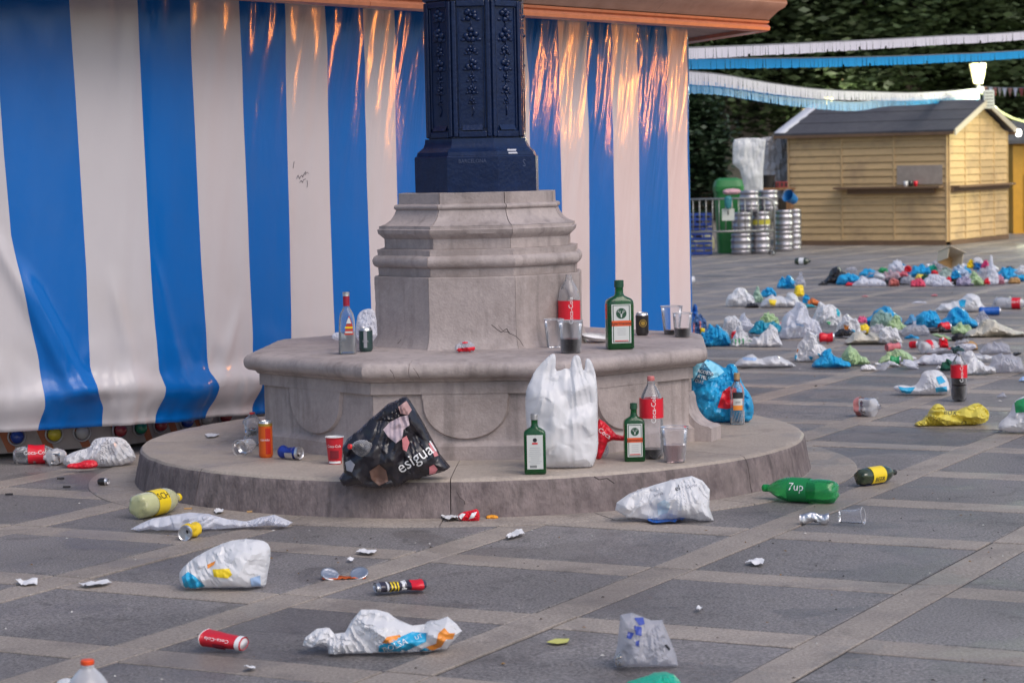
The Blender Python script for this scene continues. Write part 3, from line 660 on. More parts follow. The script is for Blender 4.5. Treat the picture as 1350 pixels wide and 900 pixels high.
def drape_geo(owner, v, f, m, nm='printed_mark', off=.005):
    bv, b0 = SPOT[owner.name]; vs = []; ok = []
    for x, y in v:
        d = ray(x, y).normalized(); hit = bv.ray_cast(Vector((0, 0, EYE)), d)
        ok.append(hit[0] is not None); vs.append((hit[0]-d*off-b0) if hit[0] is not None else Vector((0, 0, 0)))
    f = [t for t in f if all(ok[i] for i in t)]
    if not f: return None
    used = sorted({i for t in f for i in t}); mp_ = {i: k for k, i in enumerate(used)}
    o = MB().add([vs[i] for i in used], [tuple(mp_[i] for i in t) for t in f]).build(nm, m, None, smooth=True)
    if owner.parent is None: o.parent = owner
    else: o.parent = owner
    return o
def drape_text(owner, s, cx, cy, size, ang, m, nm='lettering', sx=1, shear=0, off=.0035):
    vs, fs = text_geo(s, size); ca, sa = math.cos(R(ang)), math.sin(R(ang))
    bm2 = bmesh.new(); vv = [bm2.verts.new((x*sx+shear*y, y, 0)) for x, y in vs]
    for f_ in fs:
        try: bm2.faces.new([vv[i] for i in f_])
        except ValueError: pass
    bmesh.ops.triangulate(bm2, faces=bm2.faces)
    for _ in range(2):
        lng = [e for e in bm2.edges if e.calc_length() > size*.22]
        if lng: bmesh.ops.subdivide_edges(bm2, edges=lng, cuts=1); bmesh.ops.triangulate(bm2, faces=bm2.faces)
    bm2.verts.index_update()
    v = [(cx+p.co.x*ca-p.co.y*sa, cy-(p.co.x*sa+p.co.y*ca)) for p in bm2.verts]; f = [tuple(q.index for q in t.verts) for t in bm2.faces]; bm2.free()
    return drape_geo(owner, v, f, m, nm, off)

# ------------------------------------------------------------------ background: trees
M_leaf = mat('dark_leaves', (.055, .085, .032), .6, var=.5, vs=1.2, objvar=.25)
M_leaf2 = mat('deep_green_leaves', (.026, .05, .02), .5, var=.4, vs=2)
M_bark = mat('bark', (.07, .055, .045), .85, var=.3, vs=8, bump=.6, bs=20)
def crown_mesh(nm, m, rx, ry, rz, nclump, nleaf, lsz, seed, parent, loc):
    rr = random.Random(seed); mb = MB()
    for c in range(nclump):
        while True:
            q = Vector((rr.uniform(-1, 1), rr.uniform(-1, 1), rr.uniform(-1, 1)))
            if .25 < q.length < 1: break
        q = q*(1+.15*noise.noise(q*3+Vector((seed, 0, 0)))); cc = Vector((q.x*rx, q.y*ry, q.z*rz)); cr_ = rr.uniform(.10, .2)*rx
        for k in range(nleaf):
            p = cc+Vector((rr.gauss(0, 1), rr.gauss(0, 1), rr.gauss(0, .8)))*cr_; s_ = lsz*rr.uniform(.6, 1.4)
            e = Matrix.Rotation(rr.uniform(0, 6.28), 3, 'Z') @ Matrix.Rotation(rr.uniform(-1.1, 1.1), 3, 'X')
            mb.add([p+e@Vector((-s_, 0, 0)), p+e@Vector((0, -s_*.55, 0)), p+e@Vector((s_, 0, .1*s_)), p+e@Vector((0, s_*.55, .12*s_))], [(0, 1, 2, 3)])
    o = mb.build(nm, m, parent); o.location = loc; return o
def tree(x, y, ht, rx, label, seed, m=M_leaf, nclump=70, nleaf=75, lsz=.15, shared_=None, cz=None, rz=None):
    t = thing('tree', label, 'tree', (x, y, 0), group='trees behind the stalls')
    rr = random.Random(seed); tr = MB()
    tr.tube([(0, 0, -.05), (.05, 0, ht*.25), (rr.uniform(-.2, .2), 0, ht*.5), (rr.uniform(-.3, .3), 0, ht*.85)], [.2, .16, .12, .04], 9)
    tr.build('trunk', M_bark, t, smooth=True)
    for k in range(4):
        a_ = rr.uniform(0, 6.28); b_ = rr.uniform(.3, .5)*ht
        MB().tube([(0, 0, b_), (math.cos(a_)*rx*.4, math.sin(a_)*rx*.4, b_+ht*.18), (math.cos(a_)*rx*.75, math.sin(a_)*rx*.75, b_+ht*.28)], [.08, .05, .02], 6).build('branch', M_bark, t)
    rz = rz or ht*.36; cz = cz or ht-rz
    if shared_: o = inst(shared_, 'crown', t, loc=(0, 0, cz), rz=rr.uniform(0, 6)); o.scale = (rx/shared_['rx'], rx/shared_['rx'], rz/shared_['rz']); return t, o
    o = crown_mesh('crown', m, rx, rx, rz, nclump, nleaf, lsz, seed, t, (0, 0, cz)); return t, o
_, c0 = tree(3.4, 58, 8.5, 2.6, 'tall dark leafy tree rising behind the end of the tent roof', 1, nclump=170, nleaf=120, lsz=.115, cz=5.2, rz=3.4)
crx = {'rx': 2.6, 'rz': 3.4}
class _S: pass
sh = _S(); sh.data = c0.data
def tree2(x, y, ht, rx, cz, rz, label, seed):
    t = thing('tree', label, 'tree', (x, y, 0), group='trees behind the stalls'); rr = random.Random(seed)
    MB().tube([(0, 0, -.05), (.05, 0, ht*.25), (rr.uniform(-.2, .2), 0, ht*.5), (rr.uniform(-.3, .3), 0, ht*.85)], [.2, .16, .12, .04], 9).build('trunk', M_bark, t, smooth=True)
    for k in range(4):
        a_ = rr.uniform(0, 6.28); b_ = rr.uniform(.3, .5)*ht
        MB().tube([(0, 0, b_), (math.cos(a_)*rx*.4, math.sin(a_)*rx*.4, b_+ht*.18), (math.cos(a_)*rx*.75, math.sin(a_)*rx*.75, b_+ht*.28)], [.08, .05, .02], 6).build('branch', M_bark, t)
    o = inst(sh, 'crown', t, loc=(0, 0, cz), rz=rr.uniform(0, 6)); o.scale = (rx/2.6, rx/2.6, rz/3.4)
tree2(6.9, 60, 9, 3.0, 5.6, 3.4, 'broad dark tree above the left end of the wooden stall roof', 2)
tree2(10.2, 59, 9, 3.0, 5.4, 3.3, 'dark tree directly above the middle of the wooden stall roof', 3)
tree2(13.4, 61, 9, 3.1, 5.3, 3.6, 'dark tree behind the bright street lantern at the right', 4)
tree2(16.6, 60, 9, 3.0, 5.0, 3.7, 'dark tree at the far right edge behind the pennants', 5)
tree2(.3, 60, 9, 3.0, 5.4, 3.6, 'dark tree mostly hidden behind the tent roof', 6)
# ivy-dark tree close behind the barrier
t, o = tree(3.42, 44.5, 3.1, .72, 'dense dark evergreen beside the white plastic sheeting, right of the tent edge', 9, m=M_leaf2, nclump=120, nleaf=80, lsz=.07, cz=1.75, rz=1.35)
t['group'] = 'trees near the barrier'
t, o = tree(2.6, 46.5, 3.4, .9, 'dark evergreen half hidden by the striped tent corner', 10, m=M_leaf2, nclump=110, nleaf=70, lsz=.08, cz=1.8, rz=1.6)
t['group'] = 'trees near the barrier'
# woodland mass closing the view
rr = random.Random(3); mb = MB()
for k in range(15000):
    x = rr.uniform(-6, 26); y = rr.uniform(66, 71); z = rr.uniform(0, 12)*1.0
    if noise.noise(Vector((x*.5, y*.3, z*.5))) < -.28: continue
    s_ = rr.uniform(.18, .36); e = Matrix.Rotation(rr.uniform(0, 6.28), 3, 'Z') @ Matrix.Rotation(rr.uniform(-1.2, 1.2), 3, 'X'); p = Vector((x, y, z))
    mb.add([p+e@Vector((-s_, 0, 0)), p+e@Vector((0, -s_*.6, 0)), p+e@Vector((s_, 0, 0)), p+e@Vector((0, s_*.6, 0))], [(0, 1, 2, 3)])
wd_ = mb.build('woodland', M_leaf2, kind='stuff'); tag(wd_, 'dark wood of dense foliage closing the view behind the stalls', 'woodland')
# old stone building glimpsed under the trees
M_wall = mat('pale_render', (.42, .38, .34), .8, var=.12, vs=2, dirt=(.2, .17, .14), dirts=1.5)
M_brn = mat('brown_wall', (.09, .06, .04), .8, var=.2, vs=3)
M_lit = glow('lit_window', (1, .78, .35), 1.6); M_dk = mat('dark_opening', (.015, .014, .014), .7)
bd = thing('old_building', 'pale rendered building with lit openings, glimpsed behind the wooden stall roof', 'building', (7, 62.5, 0))
def bpx_(x0, y0, x1, y1, Y, d, nm, m, par=bd, zb=None):
    a_ = atY(x0, y1, Y); b_ = atY(x1, y0, Y); z0 = a_.z if zb is None else zb
    o = MB().box(((a_.x+b_.x)/2, Y+d/2, (z0+b_.z)/2), (abs(b_.x-a_.x), d, b_.z-z0)).build(nm, m, par); o.location = -par.location
    md = o.modifiers.new('b', 'BEVEL'); md.width = .01; return o
bpx_(880, -60, 1420, 300, 62.6, 1.0, 'dark_storey', M_brn, zb=0)
bpx_(958, 112, 1026, 300, 61.9, .6, 'pale_wall', M_wall, zb=0)
bpx_(955, 171, 1030, 177, 61.8, .1, 'string_course', M_wall)
for (a_, b_, c, d) in ((987, 140, 1001, 158), (968, 144, 978, 166)): bpx_(a_, b_, c, d, 61.86, .05, 'window', M_dk)
bpx_(1046, 128, 1056, 200, 62.2, .3, 'pilaster', mat('ochre_stone', (.35, .22, .1), .8)); bpx_(1066, 126, 1074, 200, 62.2, .3, 'pilaster', bpy.data.materials['ochre_stone'])
bpx_(1058, 134, 1063, 160, 62.4, .1, 'lit_opening', M_lit); bpx_(1082, 140, 1085, 158, 62.4, .1, 'lit_opening', M_lit)
bpx_(1110, 100, 1113, 108, 62.4, .1, 'lit_opening', M_lit)

# ------------------------------------------------------------------ street lanterns (lit)
M_post = mat('lantern_metal', (.05, .05, .055), .5); M_lan = glow('lantern_glass', (1, .90, .42), 1.3)
def lantern(x, ytop, ybot, Y, label, power):
    c = atY(x, (ytop+ybot)/2, Y); hh = (ybot-ytop)*Y/FPX; t = thing('street_lantern', label, 'street lamp', (c.x, Y, 0), group='lit street lanterns'); zc = c.z
    MB().loft([(0, .14), (.1, .13), (.25, .07), (zc-hh*.7, .04), (zc-hh*.55, .06)], 12).build('post', M_post, t, smooth=True)
    MB().loft([(zc-hh*.5, hh*.19), (zc+hh*.3, hh*.36)], 6).build('glass', M_lan, t)
    MB().loft([(zc+hh*.305, hh*.40), (zc+hh*.42, hh*.22), (zc+hh*.5, hh*.08), (zc+hh*.6, hh*.03)], 6).build('cap', M_post, t)
    for k in range(6): a_ = 2*math.pi*(k+.5)/6; MB().tube([(hh*.20*math.cos(a_), hh*.20*math.sin(a_), zc-hh*.5), (hh*.37*math.cos(a_), hh*.37*math.sin(a_), zc+hh*.3)], .008, 5).build('glazing_bar', M_post, t)
    if power:
        l = bpy.data.lights.new('lantern_lamp', 'POINT'); l.energy = power; l.color = (.95, 1, .7); l.shadow_soft_size = .15; lo = bpy.data.objects.new('lantern_lamp', l); col.objects.link(lo); lo.location = (c.x+.3, Y-.5, zc-hh*.7)
lantern(1289, 78, 110, 49, 'brightly lit street lantern above the gable of the wooden stall', 260)
lantern(1092, 124, 146, 58, 'small lit lantern showing over the left part of the stall roof', 60)
lantern(1440, 66, 100, 40, 'added lantern, unseen beyond the right edge, brightening the stall gable', 230)  # extra lantern added out of view to brighten the gable
lantern(1173, 99, 107, 64, 'tiny distant lantern glowing among the trees, left of the big one', 0)

# ------------------------------------------------------------------ wooden stall
WC = [mat('pine_board', (.60, .41, .20), .65, var=.16, vs=5, stretch=(1, 1, 14), objvar=.10, bump=.2, bs=30, dirt=(.30, .20, .12), dirts=1.6, dirta=.75)]
M_felt = mat('roof_felt', (.062, .060, .070), .8, dirt=(.12, .115, .12), dirts=1.2, dirta=.5, var=.2, vs=9, bump=.4, bs=120); M_trim = mat('pale_barge_board', (.48, .42, .33), .6, var=.1)
M_shelf = mat('brown_counter', (.17, .10, .055), .55, var=.2)
A = Vector((7.54, 40.6, 0)); fd = Vector((-.862, .507, 0)).normalized(); sdv = Vector((.507, .862, 0)).normalized()
LF, LS, EH, RH = 2.98, 3.1, 1.96, 2.45
kiosk = thing('wooden_stall', 'closed wooden market stall with pale horizontal boards and dark felt roof', 'stall', A)
def kb(nm, m, o0, u, v, w3, d, lab=None):     # box from corner o0 along u, v, w with sizes d
    vs = [o0+u*a_*d[0]+v*b_*d[1]+w3*c_*d[2] for a_ in (0, 1) for b_ in (0, 1) for c_ in (0, 1)]
    o = MB().add(vs, [(0, 1, 3, 2), (4, 6, 7, 5), (0, 4, 5, 1), (2, 3, 7, 6), (0, 2, 6, 4), (1, 5, 7, 3)]).build(nm, m, kiosk, label=lab); o.location = -A; return o
Zv = Vector((0, 0, 1)); fo = Vector((fd.y, -fd.x, 0)) if Vector((fd.y, -fd.x, 0)).y < 0 else Vector((-fd.y, fd.x, 0)); so = Vector((sdv.y, -sdv.x, 0)); so = so if so.x > 0 else -so
kb('stall_body', M_dk, A-fo*.03-so*.03+Zv*.03, fd, sdv, Zv, (LF-.06, LS-.06, EH-.05))
NB = 15; bh = (EH-.1)/NB
def board(o0, u, outw, ln, z0, z1):
    vs = []
    for t in (0, ln):
        for off, z in ((.0, z0), (.030, z0), (.034, z0+.012), (.010, z1), (0, z1)): vs.append(o0+u*t+outw*off+Zv*z)
    o = MB().add(vs, [(0, 1, 2, 3, 4)[::-1], (5, 6, 7, 8, 9)]+[(i, i+5, (i+1) % 5+5, (i+1) % 5)[::-1] for i in range(5)]).build('board', WC[0], kiosk); o.location = -A; return o
rk = random.Random(8)
for (t0, t1) in ((.03, .955), (.975, 1.93), (1.95, 2.93)):
    for k in range(NB): board(A+fd*(LF-t1 if False else t0), fd, fo, t1-t0, .08+k*bh, .08+(k+1)*bh-.004)
for (t0, t1) in ((.03, .80), (.82, 1.57), (1.59, 2.33), (2.35, 3.06)):
    k = 0; z = .08
    lim = lambda t: EH+(RH-EH)*(1-abs(t-LS/2)/(LS/2))-.01
    while z < RH:
        ta, tb, z1 = t0, t1, z+bh-.004
        while lim(ta) < z+.02 and ta < tb: ta += .02
        while lim(tb) < z+.02 and tb > ta: tb -= .02
        if tb-ta > .05:
            vs = []
            for t in (ta, tb):
                zt_ = min(z1, lim(t))
                for off, zz in ((0, z), (.026, z), (.030, min(z+.012, zt_)), (.013, zt_), (0, zt_)): vs.append(A+sdv*t+so*off+Zv*zz)
            o = MB().add(vs, [(0, 1, 2, 3, 4)[::-1], (5, 6, 7, 8, 9)]+[(i, i+5, (i+1) % 5+5, (i+1) % 5)[::-1] for i in range(5)]).build('board', WC[0], kiosk); o.location = -A
        z += bh
# gable filling triangles behind the boards
o = MB().add([A+so*.012+Zv*EH*.98, A+sdv*LS+so*.012+Zv*EH*.98, A+sdv*LS/2+so*.012+Zv*RH, A-so*.02+Zv*EH*.98, A+sdv*LS-so*.02+Zv*EH*.98, A+sdv*LS/2-so*.02+Zv*RH], [(0, 1, 2), (3, 5, 4), (0, 3, 4, 1), (1, 4, 5, 2), (2, 5, 3, 0)]).build('gable_panel', WC[0], kiosk); o.location = -A
for t in (0, .955, 1.93, LF-.04): kb('corner_batten', WC[0], A+fd*t+Zv*.06, fd, fo, Zv, (.03, .036, EH-.08))
for t in (0, .80, 1.57, 2.33, LS-.035): kb('corner_batten', WC[0], A+sdv*t+Zv*.06, sdv, so, Zv, (.03, .036, EH-.06))
kb('counter_shelf', M_shelf, A+fd*.06+fo*.03+Zv*.985, fd, fo, Zv, (1.95, .24, .035)); kb('counter_apron', M_shelf, A+fd*.2+fo*.03+Zv*.90, fd, fo, Zv, (1.6, .1, .08))
kb('counter_shelf', M_shelf, A+sdv*.06+so*.03+Zv*.985, sdv, so, Zv, (LS-.1, .16, .035)); kb('counter_apron', M_shelf, A+sdv*.06+so*.03+Zv*.92, sdv, so, Zv, (LS-.1, .05, .06))
kb('worn_panel', mat('greyed_board', (.36, .30, .25), .7, var=.2), A+fd*.08+fo*.032+Zv*1.05, fd, fo, Zv, (.83, .006, .33), 'greyish faded panel above the counter')
kb('base_rail', M_shelf, A+fd*.03+fo*.02+Zv*.0, fd, fo, Zv, (LF-.06, .03, .075)); kb('base_rail', M_shelf, A+sdv*.03+so*.02+Zv*.0, sdv, so, Zv, (LS-.06, .03, .075))
ov = .14
for sgn, nm in ((0, 'front'), (1, 'back')):
    e0 = (A+fo*ov if sgn == 0 else A+sdv*(LS+ov)); slope = (RH-EH)/(LS/2); ez = EH-slope*ov+.03
    rdg = A+sdv*LS/2+Zv*(RH+.03)
    a0 = e0+so*.16+Zv*ez; a1 = e0+fd*(LF+.2)+Zv*ez; r0 = rdg+so*.16; r1 = rdg+fd*(LF+.2)
    up_ = Zv*.035
    o = MB().add([a0, a1, r1, r0, a0+up_, a1+up_, r1+up_, r0+up_], [(0, 1, 2, 3), (4, 7, 6, 5), (0, 4, 5, 1), (1, 5, 6, 2), (2, 6, 7, 3), (3, 7, 4, 0)]).build('roof_slope', M_felt, kiosk); o.location = -A
    for f_ in (.33, .66):
        p_ = a0.lerp(r0, f_)+up_+Zv*.004; q_ = a1.lerp(r1, f_)+up_+Zv*.004; o = MB().tube([p_, q_], .008, 5).build('felt_lap', M_felt, kiosk); o.location = -A
    for (p, q) in ((a0+so*.012, r0+so*.012), (a1+fd*.012, r1+fd*.012)):
        dn = Zv*-.07; th_ = so*.02
        o = MB().add([p+up_, q+up_, q+dn, p+dn, p+up_+th_, q+up_+th_, q+dn+th_, p+dn+th_], [(0, 1, 2, 3), (4, 7, 6, 5), (0, 4, 5, 1), (2, 6, 7, 3), (0, 3, 7, 4), (1, 5, 6, 2)]).build('barge_board', M_trim, kiosk); o.location = -A
    kb_ = MB().add([a0-Zv*.05, a1-Zv*.05, a1, a0, a0-Zv*.05+fo*(.02 if sgn == 0 else -.02), a1-Zv*.05+fo*(.02 if sgn == 0 else -.02), a1+fo*(.02 if sgn == 0 else -.02), a0+fo*(.02 if sgn == 0 else -.02)], [(0, 1, 2, 3), (4, 7, 6, 5), (0, 4, 5, 1), (2, 6, 7, 3)]).build('eaves_board', M_shelf, kiosk); kb_.location = -A
bx = thing('junction_box', 'pale grey electrical box fixed at the peak of the stall gable', 'box', A+sdv*LS/2+so*.2+Zv*(RH-.1))
o = MB().box((0, 0, .16), (.19, .09, .33)).build('box_body', mat('grey_plastic', (.5, .5, .48), .5), bx); md = o.modifiers.new('b', 'BEVEL'); md.width = .012
for k in range(5): MB().box((0, -.047, .05+k*.055), (.14, .006, .012)).build('vent_slot', M_dk, bx)
gl_ = thing('bulkhead_light', 'small lit white light under the right eave of the wooden stall', 'light', A+sdv*(LS+.1)+so*.2+Zv*(EH-.1))
MB().loft([(0, .03), (.03, .05), (.1, .05), (.13, .03)], 10).build('light_cover', glow('cool_white', (1, .98, .9), 5), gl_, smooth=True)

# yellow stall at the right edge
yb = atY(1333, 300, 46); YS = thing('yellow_stall', 'orange-yellow painted stall with a dark roof, cut off by the right edge', 'stall', (yb.x, 46, 0))
My = mat('orange_yellow_paint', (.62, .30, .02), .5, var=.12)
for k in range(9): o = MB().box((.12+k*.2, .5, .9), (.196, 1.2, 1.8)).build('wall_panel', My, YS)
MB().box((1.0, .62, .9), (.5, 1.1, 1.2)).build('roof_beam', M_shelf, YS)
MB().box((.42, -.12, .6), (.35, .03, 1.1)).build('door', M_shelf, YS)
o = MB().add([(-.15, -.4, 1.8), (2.4, -.4, 1.8), (2.4, .6, 2.2), (-.15, .6, 2.2), (-.15, -.4, 1.74), (2.4, -.4, 1.74), (2.4, 1.4, 1.74), (-.15, 1.4, 1.74)], [(0, 1, 2, 3), (4, 7, 6, 5), (0, 4, 5, 1), (0, 3, 7, 4), (1, 5, 6, 2), (3, 2, 6, 7)]).build('roof', M_felt, YS)

# ------------------------------------------------------------------ garlands and pennants
M_gw = mat('white_fringe', (.85, .8, .85), .5, trans=.2); M_gb = mat('sky_blue_fringe', (.015, .42, .85), .45, trans=.2); M_cord = mat('cord', (.25, .25, .25), .7)
def garland(pts, m, label, hh, grp, seed):
    rr = random.Random(seed); W = [atY(x, y, Y) for x, y, Y in pts]; dense = []
    for i in range(len(W)-1):
        p0 = W[max(0, i-1)]; p1, p2 = W[i], W[i+1]; p3 = W[min(len(W)-1, i+2)]
        for k in range(14):
            t = k/14; dense.append(.5*((2*p1)+(p2-p0)*t+(2*p0-5*p1+4*p2-p3)*t*t+(3*p1-p0-3*p2+p3)*t**3))
    dense.append(W[-1]); t_ = thing('fringe_garland', label, 'garland', dense[0], group=grp)
    o = MB().tube(dense, .006, 5).build('cord', M_cord, t_); o.location = -dense[0]
    mb = MB(); acc = 0
    for p, q in zip(dense, dense[1:]):
        L_ = (q-p).length; n_ = max(1, int(L_/.055)); e = (q-p)/n_; nn = Vector((e.y, -e.x, 0)).normalized()
        for k in range(n_):
            a_ = p+e*k; b_ = p+e*(k+(.99 if rr.random() > .15 else .9)); hz = hh*rr.uniform(.96, 1.03) if rr.random() > .03 else hh*rr.uniform(.6, .85); sw = nn*rr.uniform(-.006, .006)
            mb.add([a_, b_, b_-Zv*hh*.5+sw*.5, a_-Zv*hh*.5+sw*.5, b_-Zv*hz+sw, a_-Zv*hz+sw], [(0, 1, 2, 3), (3, 2, 4, 5)])
    o = mb.build('fringe', m, t_, kind='stuff'); o.location = -dense[0]
G_ = 'fringed garlands strung above the square'
garland([(880, 64, 21), (960, 61, 22.5), (1100, 55, 25), (1250, 47, 28), (1400, 38, 31), (1900, -2, 44)], M_gw, 'upper white fringed garland running straight above the stall', .105, G_, 1)
garland([(880, 77, 21.3), (960, 77, 22.8), (1100, 76, 25.3), (1250, 71.5, 28.3), (1400, 63, 31.3), (1900, 28, 44.3)], M_gb, 'upper sky blue fringed garland just under the straight white one', .10, G_, 2)
garland([(880, 92, 22), (950, 98, 24), (1020, 110, 27), (1085, 118, 30), (1150, 121, 34), (1215, 122, 39), (1290, 117, 48.6)], M_gw, 'lower sagging white fringed garland ending at the lit lantern', .125, G_, 3)
garland([(880, 104, 22.3), (950, 109, 24.3), (1020, 122, 27.3), (1085, 131, 30.3), (1130, 134, 33), (1170, 129, 36), (1215, 128, 40), (1290, 123, 48.4)], M_gb, 'lower sagging sky blue fringed garland over the stall roof ridge', .13, G_, 4)
def pennants(pts, label, seed, n_):
    rr = random.Random(seed); W = [atY(x, y, Y) for x, y, Y in pts]; t_ = thing('pennant_string', label, 'bunting', W[0], group='strings of triangular pennants')
    o = MB().tube(W, .006, 5).build('cord', M_cord, t_); o.location = -W[0]
    tot = sum((b_-a_).length for a_, b_ in zip(W, W[1:]))
    cs = [M_gw, mat('salmon_flag', (.55, .2, .14), .6), M_gw, mat('red_flag', (.5, .03, .03), .6), mat('pink_flag', (.5, .3, .3), .6)]
    for k in range(n_):
        d = tot*(k+.5)/n_
        for a_, b_ in zip(W, W[1:]):
            L_ = (b_-a_).length
            if d <= L_: p = a_.lerp(b_, d/L_); e = (b_-a_).normalized(); break
            d -= L_
        wv = tot/n_*.42; nn = Vector((e.y, -e.x, 0))
        o = MB().add([p-e*wv, p+e*wv, p-Zv*.17+nn*rr.uniform(-.03, .03), p-e*wv+nn*.004, p+e*wv+nn*.004, p-Zv*.17+nn*.004], [(0, 1, 2), (3, 5, 4), (0, 3, 4, 1)]).build('pennant', cs[k % 5], t_); o.location = -W[0]
pennants([(1292, 114, 48.5), (1322, 116, 46), (1352, 116, 44), (1436, 104, 40.2)], 'string of small white and red pennants right of the lantern', 1, 17)
pennants([(1208, 133, 46), (1235, 134, 47), (1262, 133, 48), (1288, 128, 48.5)], 'short string of pennants under the garlands left of the lantern', 2, 8)
lr = MB().tube([atY(x, y, Y) for x, y, Y in ((1293, 120, 48.5), (1303, 134, 47.5), (1318, 147, 46), (1335, 156, 45), (1352, 161, 44), (1385, 160, 42), (1436, 112, 40.2))], .022, 6).build('light_rope', glow('rope_glow', (.75, .8, .3), .9), smooth=True)
tag(lr, 'sagging yellow-green light rope hanging from the lantern to the right edge', 'light rope')

# ------------------------------------------------------------------ kegs, barrier and clutter beside the stall
M_keg = mat('brushed_steel', (.46, .44, .47), .36, metal=.9, var=.1, vs=20, dirt=(.3, .28, .25), dirts=5); M_cap = mat('keg_cap_black', (.03, .03, .03), .5)
def keg(px, yb, z, Y, label, hh=.34, rr_=.165, band=False):
    p = atY(px, 200, Y); t = thing('beer_keg', label, 'keg', (p.x, Y, z), group='steel beer kegs stacked by the barrier')
    prof = [(0, rr_*.9), (.01, rr_*.96), (.05, rr_*.97), (.06, rr_*.90), (.075, rr_*.90), (.09, rr_*.97)]
    for f_ in (.33, .66): z_ = hh*f_; prof += [(z_-.02, rr_*.97), (z_-.008, rr_*1.02), (z_+.008, rr_*1.02), (z_+.02, rr_*.97)]
    prof += [(hh-.09, rr_*.97), (hh-.075, rr_*.9), (hh-.06, rr_*.9), (hh-.05, rr_*.97), (hh-.01, rr_*.97), (hh, rr_*.92), (hh-.005, rr_*.85), (hh-.05, rr_*.84), (hh-.055, .02)]
    MB().loft(prof, 28).build('shell', M_keg, t, smooth=True, auto=50)
    MB().loft([(hh-.05, .035), (hh-.015, .03)], 12).build('valve_cap', M_cap, t)
    if band: MB().loft([(hh*.36, rr_*.99), (hh*.63, rr_*.99)], 28, cap0=False, cap1=False).build('band', mat('yellow_band', (.5, .45, .05), .4), t, smooth=True)
keg(975.5, 338, 0, 38.4, 'bottom left steel keg of the stack behind the barrier'); keg(1001, 338, 0, 38.6, 'bottom middle steel keg, right of the left one')
keg(977, 0, .345, 38.4, 'middle-row left steel keg partly behind the barrier rail', rr_=.155); keg(1001.5, 0, .345, 38.6, 'middle-row steel keg with a yellowish band', band=True, rr_=.16)
keg(987, 0, .69, 38.5, 'top-row left steel keg under the white sheeting'); keg(1012, 0, .69, 38.7, 'top-row right steel keg beside the wooden table')
keg(1032, 333, 0, 39.4, 'bottom keg of the right-hand stack of two'); keg(1032, 0, .345, 39.4, 'upper keg of the right-hand stack of two, under the blue bucket')
keg(1046, 333, 0, 39.9, 'bottom keg squeezed between the kegs and the stall', rr_=.12); keg(1046, 0, .345, 39.9, 'upper keg squeezed between the kegs and the stall', rr_=.12)
M_galv = mat('galvanised_steel', (.30, .30, .28), .4, metal=.6, var=.1)
YB = 38.0
def wp(x, y, Y=YB): return atY(x, y, Y)
br = thing('crowd_barrier', 'galvanised steel crowd barrier in front of the kegs and blue crates', 'barrier', (wp(960, 300).x, YB, 0))
def bt(nm, pts, r=.017): o = MB().tube(pts, r, 7).build(nm, M_galv, br, smooth=True); o.location = -br.location
xl, xr = wp(890, 300).x, wp(1021, 300).x; zt, zb_ = 1.03, .50; zt = wp(960, 262).z; zb_ = wp(960, 305).z
bt('frame', [(xl, YB, zt), (xr-.12, YB, zt), (xr-.03, YB, zt-.05), (xr, YB, zt-.15), (xr, YB, .02)]); bt('rail', [(xl, YB, zb_), (xr, YB, zb_)])
bt('post', [(xl, YB, .02), (xl, YB, zt)])
nbar = 15
for k in range(nbar): x = xl+(xr-xl)*(k+.8)/(nbar+.3); bt('bar', [(x, YB, zb_), (x, YB, zt)], .010)
for x in (xl+.2, xr-.05): bt('foot', [(x, YB-.3, .015), (x, YB-.25, .05), (x, YB, .06), (x, YB+.25, .05), (x, YB+.3, .015)], .02)
sgn_ = wp(960, 283, YB-.03); sg_ = tag(MB().box((0, 0, 0), (.2, .008, .19)).build('sign_card', mat('card_white', (.6, .62, .55), .6)), 'small pale square card tied to the barrier bars', 'sign'); sg_.location = sgn_; MB().box((0, -.006, .03), (.02, .004, .07)).build('printed_mark', M_dk, sg_)
gb = thing('green_bin', 'tall green plastic bin behind the crowd barrier', 'bin', (wp(961, 300, 39.2).x, 39.2, 0)); Mg = mat('green_plastic', (.03, .20, .05), .4, var=.15)
MB().loft([(0, .19, .19, 5), (.9, .23, .23, 5), (1.0, .235, .235, 5), (1.02, .25, .25, 5), (1.1, .25, .25, 5)], 28).build('bin_body', Mg, gb, smooth=True, auto=40)
MB().loft([(1.101, .25, .25, 5), (1.2, .22, .22, 5), (1.24, .15, .15, 4)], 28).build('lid', Mg, gb, smooth=True, auto=40)
cr_g = 'blue bottle crates stacked behind the barrier'; Mb = mat('crate_blue', (.02, .06, .30), .5, var=.2)
def crate(x, z, label, Y=38.6):
    t = thing('bottle_crate', label, 'crate', (x, Y, z), group=cr_g)
    for zz in (.01, .09, .17): 
        for yy in (-.15, .15): MB().box((0, yy, zz+.02), (.40, .012, .035)).build('slat', Mb, t)
        for xx in (-.2, .2): MB().box((xx, 0, zz+.02), (.012, .3, .035)).build('end_slat', Mb, t)
    for xx in (-.19, -.07, .07, .19): MB().box((xx, -.158, .11), (.018, .01, .2)).build('rib', Mb, t)
    MB().box((0, 0, .008), (.4, .3, .01)).build('crate_floor', Mb, t)
xc = wp(920, 300).x+.06
for i, (dx, z) in enumerate(((0, 0), (0, .235), (0, .47), (-.42, .235), (-.42, .47))):
    crate(xc+dx, z, ['lowest blue crate behind the barrier', 'second blue crate from the ground behind the barrier', 'topmost blue crate of the stack behind the barrier', 'left blue crate of the middle row at the tent edge', 'left blue crate of the top row at the tent edge'][i])
bkt = thing('blue_bucket', 'bright blue plastic bucket tipped on its side on top of the kegs', 'bucket', (wp(1043, 269, 39.4).x, 39.4, .885), rot=(R(20), R(-62), R(20)))
